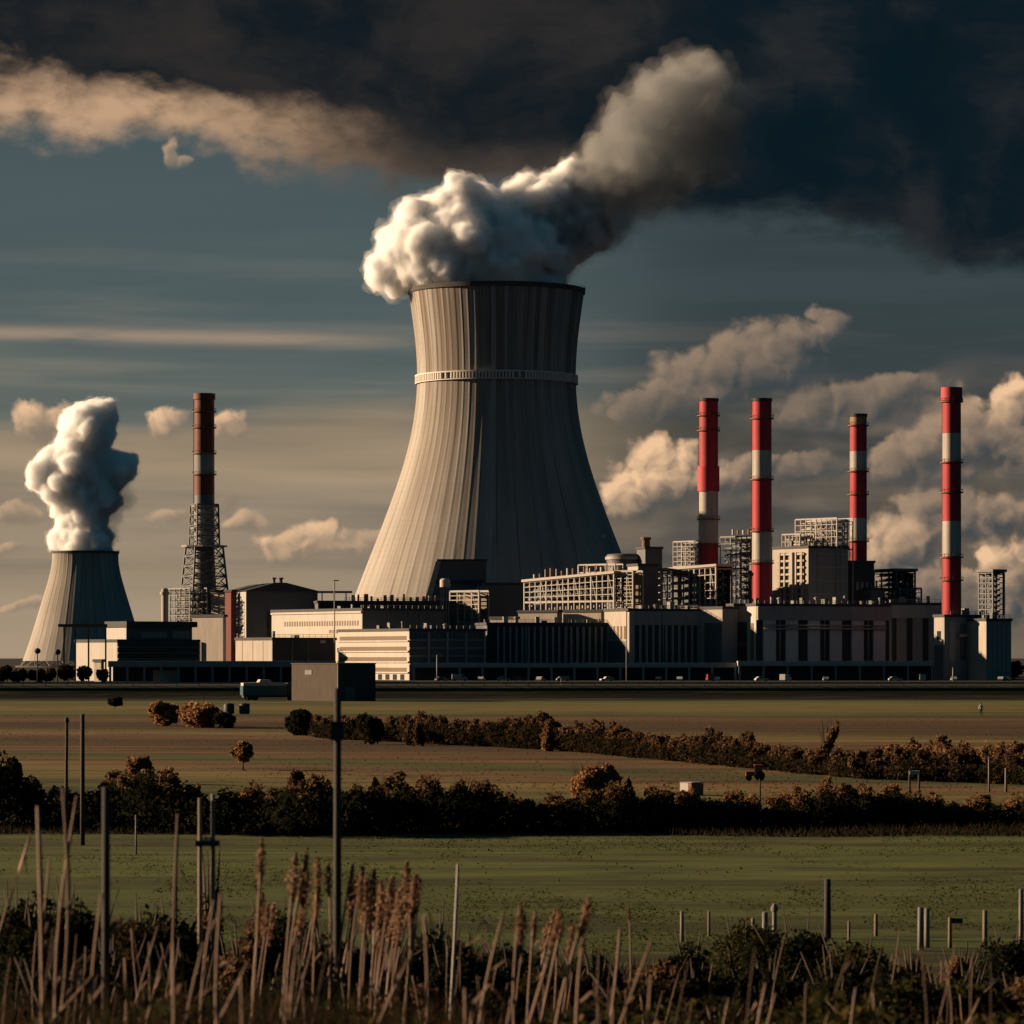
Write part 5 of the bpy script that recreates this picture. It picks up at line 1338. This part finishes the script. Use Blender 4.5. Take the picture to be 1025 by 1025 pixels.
reeds = [  # label, top, foot, distance, thickness, material, head length, hook
    ('thick upright tan reed nearest the left edge with a frayed joint', (38, 806), (42, 1025), 24, 6.5, ST, 0, 0),
    ('dark reed leaning left at the left edge over the green field', (30, 836), (0, 935), 30, 4, ST, 0, 0),
    ('tall dark reed just left of the slanting tan reed', (63, 788), (53, 1025), 26, 5.5, DK, 0, 0),
    ('tan reed slanting left with a pale cut tip near the thick dark post', (77, 796), (62, 1025), 26, 4.5, ST, 0, 0),
    ('thin brown reed between the two leftmost thick reeds', (50, 858), (48, 1025), 28, 3.5, ST, 0, 0),
    ('cut tan reed standing against the thick dark post', (102, 893), (95, 1025), 24, 4.5, ST, 0, 0),
    ('dark upright reed left of the twin capped poles', (178, 814), (175, 940), 30, 5, DK, 0, 0),
    ('stout tan reed stub below the dark upright reed', (173, 942), (173, 1025), 22, 5.5, ST, 0, 0),
    ('tan reed with a blunt tip right of the twin capped poles', (221, 893), (221, 1025), 24, 5, ST, 0, 0),
    ('brown reed leaning right below the twin capped poles', (214, 900), (208, 1025), 26, 4, ST, 0, 0),
    ('tan reed with a feathery head right of the twin capped poles', (262, 838), (252, 1025), 30, 4, ST, 46, 0),
    ('bent tan reed leaning steeply to the left near the bottom left', (248, 962), (218, 1015), 22, 4.5, ST, 0, 0),
    ('short tan stub beside the steeply bent reed', (241, 976), (241, 1025), 20, 4.5, ST, 0, 0),
    ('pale stub pair, left one, left of the tall dark pole', (287, 979), (285, 1025), 22, 5, ST, 0, 0),
    ('pale stub pair, right one, left of the tall dark pole', (295, 960), (294, 1012), 22, 4.5, ST, 0, 0),
    ('feathery reed, left of two close together before the tall dark pole', (296, 853), (286, 980), 33, 3.5, ST, 50, 0),
    ('feathery reed, right of two close together before the tall dark pole', (307, 853), (297, 960), 33, 3.5, ST, 55, 0),
    ('short feathery reed just left of the tall dark pole', (318, 857), (316, 920), 36, 3, ST, 36, 0),
    ('small feathery reed touching the tall dark pole', (329, 862), (328, 930), 36, 3, ST, 34, 0),
    ('broken reed leaning right, lower end, near the twin capped poles', (204, 942), (192, 1010), 24, 4, ST, 0, 0),
    ('thin dark reed leaning right at the bottom left', (158, 926), (140, 990), 30, 2.5, ST, 0, 0),
    ('thin reed leaning right behind the dark upright reed', (170, 945), (150, 1020), 26, 3, ST, 0, 0),
    ('short brown reed right of the thick dark post', (125, 958), (123, 1000), 26, 4.5, ST, 0, 0),
    ('broken reed leaning right from the thick dark post', (98, 970), (76, 992), 24, 4.5, ST, 0, 0),
    ('slim brown reed right of the thick dark post', (115, 921), (114, 1000), 30, 3, DK, 0, 0),
    ('feathery pink reed right against the tall dark pole', (363, 866), (352, 920), 40, 4, ST, 60, 0),
    ('small feathery reed between the tall dark pole and the pink cluster', (353, 864), (350, 900), 40, 3, ST, 38, 0),
    ('widest pink feathery reed of the cluster right of the tall dark pole', (374, 868), (368, 950), 40, 4, ST, 66, 0),
    ('pink feathery reed behind the widest one of the cluster', (381, 880), (375, 950), 42, 3, ST, 50, 0),
    ('pink feathery reed in the middle of the cluster, leaning right', (392, 888), (384, 950), 40, 3, ST, 44, 0),
    ('tallest pink feathery reed with a thin bare tip above its head', (407, 862), (403, 950), 38, 3, ST, 52, 0),
    ('rightmost pink feathery reed of the cluster', (420, 878), (411, 930), 40, 3, ST, 40, 0),
    ('short pink feathery reed at the foot of the cluster', (398, 912), (393, 965), 38, 3, ST, 36, 0),
    ('straight pale reed standing on the edge of the green field', (458, 864), (455, 922), 44, 4.5, M_STEEL, 0, 0),
    ('long tan reed bent at the top beside the black rounded bush', (424, 917), (421, 1025), 24, 4.5, ST, 0, .06),
    ('slanting tan reed leaning right at the bottom left of centre', (409, 959), (383, 1025), 22, 5, ST, 0, 0),
    ('thin dark reed beside the slanting tan reed', (410, 965), (410, 1025), 22, 3.5, DK, 0, 0),
    ('pale short reed left of the bent reed', (366, 915), (365, 950), 34, 3.5, ST, 0, 0),
    ('slightly curved tan reed left of the feathered pair at the centre', (504, 912), (487, 1012), 26, 4.5, ST, 0, 0),
    ('tan feathered reed, left one of the centre pair', (520, 903), (519, 1015), 28, 4, ST, 40, 0),
    ('short feathered reed, right one of the centre pair', (535, 911), (533, 945), 34, 3.5, ST, 32, 0),
    ('long slanting reed with a feathered tip leaning right', (561, 912), (529, 1020), 26, 5, ST, 40, 0),
    ('second slanting reed with a thin feathered tip leaning right', (590, 896), (562, 1022), 26, 5, ST, 46, 0),
    ('upright tan reed right of the second slanting reed', (583, 938), (581, 1025), 24, 5.5, ST, 20, 0),
    ('dark hooked reed bent over at its tip', (599, 952), (599, 1025), 26, 3, DK, 0, .05),
    ('pale straight reed leaning right of the hooked reed', (620, 929), (613, 980), 30, 4.5, ST, 0, 0),
    ('long thin reed leaning far right at the bottom', (652, 939), (620, 1025), 24, 3.5, ST, 0, 0),
    ('short upright reed under the long thin leaning reed', (651, 976), (650, 1025), 22, 4.5, ST, 0, 0),
    ('thin spike of a reed against the green field right of the hooked reed', (629, 906), (628, 930), 44, 2.5, ST, 14, 0),
    ('dark tan reed behind the long slanting reed', (563, 920), (555, 960), 32, 4, ST, 24, 0),
    ('small blunt reed at the bottom below the hooked reed', (613, 1007), (611, 1025), 20, 5, ST, 0, 0),
    ('short stub pair, left one, at the bottom centre', (465, 988), (463, 1025), 22, 5, ST, 0, 0),
    ('short stub pair, right one, at the bottom centre', (472, 991), (470, 1012), 22, 4.5, ST, 0, 0),
    ('stub leaning slightly at the bottom right of the stub pair', (512, 998), (511, 1025), 22, 5, ST, 0, 0),
    ('tan reed leaning right in front of the big bramble bushes', (766, 983), (760, 1025), 26, 5, ST, 0, 0),
    ('slim reed right of the one leaning before the bramble bushes', (776, 993), (770, 1025), 26, 4, ST, 0, 0),
    ('grey hooked reed below the thick gate post', (806, 985), (804, 1025), 28, 3.5, DK, 0, .04),
    ('bright tan reed below the olive leafy bush', (856, 988), (854, 1025), 26, 4.5, ST, 0, 0),
    ('tan reed right of the bright one below the olive leafy bush', (873, 992), (874, 1025), 26, 4, ST, 0, 0),
    ('thin brown reed below the wide bramble bush', (729, 998), (726, 1025), 28, 3.5, ST, 0, 0),
    ('pale short reed in the bottom right corner before the bramble', (980, 998), (972, 1012), 30, 4, ST, 0, 0),
]
rr = random.Random(9)
for i in range(26):
    px = rr.uniform(345, 425) if i < 15 else (rr.uniform(255, 335) if i < 21 else rr.uniform(505, 600)); py = rr.uniform(872, 905) if i < 21 else rr.uniform(905, 930)
    reed('soft pink feathery reed crowded among others on the bank', (px, py), (px - rr.uniform(3, 14), py + rr.uniform(60, 90)), rr.uniform(36, 46), 2.6, ST, rr.uniform(34, 58), 0, 700 + i, leaves=0)
for i, (lb, tp, ft, d, w, mm, hd, hk) in enumerate(reeds):
    reed(lb, tp, ft, d, w, mm, hd, hk, 300 + i, leaves=0 if mm is M_STEEL else 1 + i % 3)
rr = random.Random(77)
for i in range(64):     # thinner ones scattered between, nothing tells them apart
    px = rr.uniform(0, 700) if i % 5 else rr.uniform(700, 1020); d = rr.uniform(22, 46); py = rr.uniform(925, 1000)
    reed('thin dry reed stalk standing in the dark undergrowth of the bank', (px, py), (px - rr.uniform(-8, 22), py + rr.uniform(60, 110)), d, rr.uniform(1.3, 2.6), ST if rr.random() < .65 else DK, 0, 0, 500 + i, leaves=1)

# ------------------------------------------------------------------ posts, poles, signs
M_WOOD = plain('dark_wood', (0.055, 0.045, 0.04), 0.85, var=0.3, streak=0.4, sc=3)
M_WOODL = plain('weathered_wood', (0.24, 0.17, 0.12), 0.85, var=0.3, streak=0.4, sc=3)
M_GPOST = plain('grey_post', (0.20, 0.175, 0.155), 0.7, var=0.2, streak=0.3, sc=3)
def post(name, label, cat, px, d, ytop, wpx, mat, cap=0, box=None, group=None, lean=0.0, arm=None):
    x0 = gx(px, d); z0 = zg(x0, d); h = gz(ytop, d) - z0; r = wpx * d / F / 2
    t = thing(name, label, cat, (x0, d, z0 - .1), 0, group)
    mb = MB().tube([(0, 0, 0), (lean * h * .5, 0, h * .5), (lean * h, 0, h + .1)], [r * 1.08, r, r * .94], 10)
    part('shaft', mb, mat, t)
    if cap:
        part('cap', MB().lathe([(r * 1.5, h + .1), (r * 1.5, h + .1 + r * 1.5), (r * .5, h + .1 + r * 3)], 10), mat, t, (lean * h, 0, 0))
    if box:
        (y0, y1, wp) = box; w_ = wp * d / F / 2
        bx = MB().box(-w_, w_, -w_, w_, gz(y1, d) - z0 + .1, gz(y0, d) - z0 + .1)
        bx.box(-w_ * 1.12, w_ * 1.12, -w_ * 1.12, w_ * 1.12, gz(y0, d) - z0 + .103, gz(y0, d) - z0 + .13)
        part('junction_box', bx, mat, t)
    if arm:
        (ya, la, lamp) = arm; z = gz(ya, d) - z0 + .1; l_ = la * d / F
        part('arm', MB().tube([(0, 0, z), (l_ * .5, 0, z + abs(l_) * .15), (l_, 0, z)], r * .5, 6), mat, t)
        if lamp: part('lamp_head', MB().box(l_ - .25, l_ + .25, -.16, .16, z - .12, z + .06), M_WHITE, t)
    return t
post('utility_pole', 'tall dark pole with a wider box, rising in front of the concrete hut', 'pole', 337.5, 40, 688, 8, M_WOOD, box=(724, 740, 13))
post('wooden_post', 'thick dark post among the reeds near the left edge', 'post', 106, 30, 787, 8.5, M_WOOD)
post('wooden_post', 'dark leaning post behind the reeds, left of two above the dark hedge', 'post', 66, 149, 722, 3.4, M_WOOD, lean=.006, cap=1)
post('wooden_post', 'dark straight post behind the reeds, right of two above the dark hedge', 'post', 82.5, 147, 714, 4.6, M_WOOD)
tp = thing('capped_pole', 'twin slim poles joined by a dark crossbar with pale insulators', 'pole', (gx(206, 46), 46, zg(gx(206, 46), 46) - .1))
for (px, yt) in ((200, 798), (213, 794)):
    h = gz(yt, 46) - tp.location.z; part('shaft', MB().tube([(gx(px, 46) - tp.location.x, 0, 0), (gx(px, 46) - tp.location.x, 0, h)], [.032, .027], 8), M_WOODL, tp)
zc = gz(842, 46) - tp.location.z
part('crossbar', MB().box(-.13, .17, -.04, .04, zc - .05, zc + .02), M_WOOD, tp)
for k in (-.06, .0, .06): part('insulator', MB().lathe([(.02, zc + .023), (.03, zc + .04), (.02, zc + .07)], 10, k, 0), M_WHITE, tp)
post('gate_post', 'thick dark gate post standing alone at the edge of the green field', 'post', 827.5, 98, 879, 7, M_WOOD)
FG = 'fence posts along the near field'
for (px, yt, w, mm, lb, d) in [(682, 911, 4, M_GPOST, 'pale thin fence post left of the big bramble bushes', 97), (709, 911, 3, M_WOODL, 'slim brown fence post above the small dark bush', 99),
        (753, 918, 4, M_WOODL, 'short brown fence post left of the white posts', 95), (765, 912, 6, M_GPOST, 'thick pale post, left of the pair by the tallest bush', 94), (774.5, 911, 5, M_GPOST, 'pale post, right of the pair, with a dark knob on top', 96),
        (876, 914, 4, M_WOODL, 'short grey fence post with a pale foot right of the gate post', 99), (849, 921, 3, M_WOODL, 'thin brown fence post just right of the gate post', 97),
        (920.5, 907, 6, M_GPOST, 'grey post, left of the twin grey posts', 94), (927, 908, 5.5, M_GPOST, 'grey post, right of the twin grey posts', 95), (950, 917, 4, M_WOODL, 'fence post carrying the small dark sign', 95),
        (985, 910, 5, M_WOODL, 'warm brown fence post right of the dark sign', 95), (1021, 889, 4.5, M_GPOST, 'tall thin grey post at the right frame edge', 92), (907.5, 879, 4, M_WOODL, 'tiny stake alone in the middle of the green field', 128)]:
    post('fence_post', lb, 'fence post', px, d, yt, w, mm, group=FG, cap=1 if 'knob' in lb else 0)
sg = thing('sign', 'small dark oblong sign beside a fence post over the green field', 'sign', (gx(957, 95), 95, gz(921, 95)))
part('plate', MB().box(-.17, .14, -.02, .02, -.06, .07), M_DARKER, sg)
part('bracket', MB().bar((-.19, 0, 0), (.16, .03, 0), .03), M_WOOD, sg)
# poles in the far fields
post('pole', 'dark pole with a pale lamp on top, left of two behind the low right hedge', 'pole', 909.5, 176, 770, 2.5, M_WOOD, arm=(772, 5, True))
post('pole', 'dark pole without lamp, right of two behind the low right hedge', 'pole', 919, 178, 772, 2.5, M_WOOD)
post('pole', 'grey pole, left of two near the right edge before the slanting hedge', 'pole', 989, 205, 757, 2, M_GPOST)
post('pole', 'grey pole, right of two near the right edge before the slanting hedge', 'pole', 1006, 205, 768, 2.6, M_GPOST)
post('pole', 'thin dark pole below the red tractor', 'pole', 760, 180, 779, 2, M_WOOD)
post('stake', 'thin pale stake standing in the tall dark hedge', 'stake', 136, 140, 815, 2, M_GPOST)
for (px, yt, d, lb) in [(37.5, 651, 1090, 'left lamp post of two with round heads before the small cooling tower'), (57.5, 652, 1090, 'right lamp post of two with round heads before the small cooling tower'),
                        (334.5, 581, 1290, 'tall thin lamp post with a short arm beside the pipe bridge'), (437, 655, 1195, 'lamp post before the shaded front of the office block'), (626.5, 612, 1215, 'tall slim mast before the pale pillar of the ribbed hall'),
                        (953, 668, 1180, 'short lamp post in front of the end block'), (561, 678, 700, 'thin roadside post on the embankment below the ribbed hall')]:
    t = post('lamp_post', lb, 'lamp post', px, d, yt, 1.2 if d > 800 else .8, M_WOOD if px < 100 else M_STEEL)
    h = gz(yt, d) - t.location.z
    part('lamp_head', MB().sphere((0, 0, h), .9, (1.0, 1.0, .9), 10) if px < 100 else MB().box(-.2, 1.6, -.2, .2, h, h + .35), M_ROOF if px < 100 else M_STEEL, t)
# guard rail along the embankment road
gr_ = thing('guard_rail', 'long pale guard rail along the top of the embankment before the plant', 'guard rail', (0, 668, 2.3))
part('rail', MB().box(-110, 112, -.05, .05, .50, .82), plain('rusty_rail', (0.30, 0.22, 0.16), .7, var=.3, streak=.2, sc=.8), gr_)
pm = MB().box(-.06, .06, .053, .16, -.1, .75).mesh('post', M_GPOST)
for k in range(56): part('post', pm, None, gr_, (-109 + k * 4, 0, 0))

# ------------------------------------------------------------------ cars in front of the plant
def car_mesh(kind):
    mb = MB()
    L, H1, H2, W = (4.4, .85, 1.45, 1.8) if kind == 'car' else (5.2, 1.15, 2.2, 2.0)
    prof = [(0, .3), (L, .3), (L, .62), (L * .95, H1 * .93), (L * .72, H1), (L * .60, H2), (L * .24, H2 * 1.01), (L * .05, H1 * 1.05), (0, .75)] if kind == 'car' else \
           [(0, .35), (L, .35), (L, .8), (L * .95, H1), (L * .84, H1 * 1.08), (L * .72, H2), (0.05, H2 * 1.02), (0, .6)]
    mb.prism(prof, 0, W, 0)
    for y0, y1 in ((-.012, .012), (W - .012, W + .012)):
        if kind == 'car': mb.prism([(L * .13, H1 * 1.05), (L * .68, H1 * 1.02), (L * .58, H2 * .94), (L * .27, H2 * .95)], y0, y1, 1)
        else: mb.prism([(L * .62, H1 * 1.08), (L * .80, H1 * 1.08), (L * .71, H2 * .93), (L * .62, H2 * .93)], y0, y1, 1)
    for xw in (L * .17, L * .81):
        for yw in (.08, W - .08):
            i = len(mb.v)
            for s_ in (-.11, .11):
                for j in range(14):
                    a = 2 * math.pi * j / 14; mb.v.append((xw + .32 * math.cos(a), yw + s_, .32 + .32 * math.sin(a)))
            mb.f.append(tuple(range(i, i + 14))); mb.f.append(tuple(range(i + 27, i + 13, -1))); mb.m += [2, 2]; mb.sm += [False, False]
            for j in range(14):
                k = (j + 1) % 14; mb.f.append((i + k, i + j, i + 14 + j, i + 14 + k)); mb.m.append(2); mb.sm.append(True)
    for yl in (.15, W - .5): mb.box(L - .02, L + .02, yl, yl + .35, .58, .72, 3)
    return mb
paints = {'white': plain('white_car_paint', (.72, .70, .66), .35, var=.05, streak=.05, spec=.5), 'silver': plain('silver_car_paint', (.42, .42, .42), .35, var=.05, streak=.05, spec=.5),
          'red': plain('red_car_paint', (.35, .04, .03), .35, var=.05, streak=.05, spec=.5), 'dark': plain('dark_car_paint', (.05, .055, .06), .3, var=.05, streak=.05, spec=.5)}
cm = {(k, c): car_mesh(k).mesh('car', [paints[c], M_GLASS, plain('tyre', (.02, .02, .02), .9), M_WHITE]) for k in ('car', 'van') for c in paints}
for (px, k, c, rz, lb) in [(437, 'car', 'dark', 30, 'dark car parked under the office block columns'), (452, 'van', 'silver', 5, 'silver van parked under the shaded office front'), (483, 'car', 'white', 80, 'white car nose-on below the left end of the ribbed hall'),
        (497, 'car', 'silver', 0, 'silver car parked sideways below the left ribs of the ribbed hall'), (513, 'car', 'dark', 0, 'dark car right of the silver one below the ribbed hall'), (541, 'car', 'white', 70, 'white car facing out below the middle ribs of the ribbed hall'),
        (557, 'car', 'silver', 10, 'silver car right of the white one below the ribbed hall middle'), (612, 'car', 'white', 200, 'white car parked left of the pale pillar'), (661, 'car', 'dark', 85, 'dark car facing out below the second ribbed hall'),
        (682, 'car', 'white', 80, 'white car facing out below the right end of the second ribbed hall'), (714, 'van', 'red', 95, 'red van parked below the cream control block'), (720, 'car', 'white', 90, 'white car beside the red van'),
        (756, 'car', 'white', 15, 'white car parked slanting below the stair shaft'), (785, 'van', 'white', 60, 'white van below the first pilasters'), (829, 'car', 'silver', 90, 'silver car facing out below the middle pilasters'),
        (889, 'car', 'white', 5, 'white car parked sideways below the right end of the pilaster hall'), (926, 'van', 'silver', 85, 'silver van below the dark slots of the ash house'), (957, 'car', 'white', 88, 'white car facing out below the end block'),
        (1003, 'car', 'white', 75, 'white car below the annexe at the right'), (1009, 'car', 'dark', 75, 'dark car beside the white one below the annexe')]:
    o = link('car' if k == 'car' else 'van', cm[(k, c)], None, (gx(px, 1192), 1192, 0.0), R(rz))
    tag(o, lb, k, 'vehicles parked along the plant')
# farm things far out in the fields
def tractor():
    d = 224; t = thing('tractor', 'small red ride-on tractor on the olive strip before the slanting hedge', 'tractor', (gx(744, d), d, 0))
    k = .42
    part('bonnet', MB().box(.3 * k, 1.5 * k, .3 * k, 1.0 * k, .7 * k, 1.35 * k), M_RED, t)
    part('cab', MB().prism([(1.5 * k, .7 * k), (2.7 * k, .7 * k), (2.6 * k, 2.2 * k), (1.6 * k, 2.2 * k)], .1 * k, 1.2 * k), M_GLASS, t)
    part('roof', MB().box(1.5 * k, 2.75 * k, .05 * k, 1.25 * k, 2.203 * k, 2.34 * k), M_RED, t)
    for (xx, r_) in ((.7, .45), (2.3, .75)):
        w = MB().lathe([(r_ * .4 * k, -.18 * k), (r_ * k, -.16 * k), (r_ * k, .16 * k), (r_ * .4 * k, .18 * k)], 18, smooth=False).mesh('wheel', _mats['tyre'])
        for yy in (-.05, 1.35):
            o = part('wheel', w, None, t, (xx * k, yy * k, r_ * k)); o.rotation_euler = (R(90), 0, 0)
tractor()
fh = Block('utility_box', 'small white utility box on the olive strip behind the near hedge', 'utility box', 680, 688, 700, 783, 200, 45, mat=M_WHITE, front=M_RUST, roof=False)
part('lid', MB().box(-.02, fh.W + .02, -.28, fh.S + .02, fh.H + .003, fh.H + .05), M_GREY, fh.t)
fh.front('door', .3, .7, .08, fh.H * .85, M_DARK, .02)
# person walking on the far field
def person():
    d = 470; t = thing('person', 'tiny person in a white top and dark trousers standing on the far olive field', 'person', (gx(981, d), d, 0))
    J = [(0, 0, .95), (0, 0, 1.15), (0, 0, 1.42), (0, -.01, 1.52), (0, -.02, 1.66), (.10, 0, .90), (.11, -.03, .48), (.12, .02, .07), (.13, -.14, .04), (-.10, 0, .90), (-.12, .06, .48), (-.13, .14, .07), (-.14, 0, .04),
         (.19, 0, 1.40), (.25, .03, 1.13), (.26, -.06, .90), (-.19, 0, 1.40), (-.25, .03, 1.13), (-.25, -.08, .90)]
    E = [(0, 1), (1, 2), (2, 3), (3, 4), (0, 5), (5, 6), (6, 7), (7, 8), (0, 9), (9, 10), (10, 11), (11, 12), (2, 13), (13, 14), (14, 15), (2, 16), (16, 17), (17, 18)]
    rad = [.14, .13, .15, .06, .11, .10, .07, .05, .04, .10, .07, .05, .04, .07, .05, .035, .07, .05, .035]
    me = bpy.data.meshes.new('body'); me.from_pydata(J, E, [])
    o = bpy.data.objects.new('body', me); COL.objects.link(o)
    o.modifiers.new('skin', 'SKIN')
    for v, r in zip(me.skin_vertices[0].data, rad): v.radius = (r, r)
    me.skin_vertices[0].data[0].use_root = True
    s = o.modifiers.new('sub', 'SUBSURF'); s.levels = 2; s.render_levels = 2
    m2 = bpy.data.meshes.new_from_object(o.evaluated_get(bpy.context.evaluated_depsgraph_get()))
    bpy.data.objects.remove(o)
    m2.materials.clear()
    for m in (plain('skin', (.45, .28, .2), .6), plain('white_shirt', (.75, .73, .70), .8), plain('dark_trousers', (.03, .035, .045), .85)): m2.materials.append(m)
    for p in m2.polygons:
        z = p.center.z; p.material_index = 0 if z > 1.5 or (abs(p.center.x) > .2 and z < .95) else (1 if z > .95 else 2); p.use_smooth = True
    link('body', m2, t)
    part('hair', MB().sphere((0, .015, 1.72), .1, (.105, .115, .09), 12), M_DARKER, t)
person()
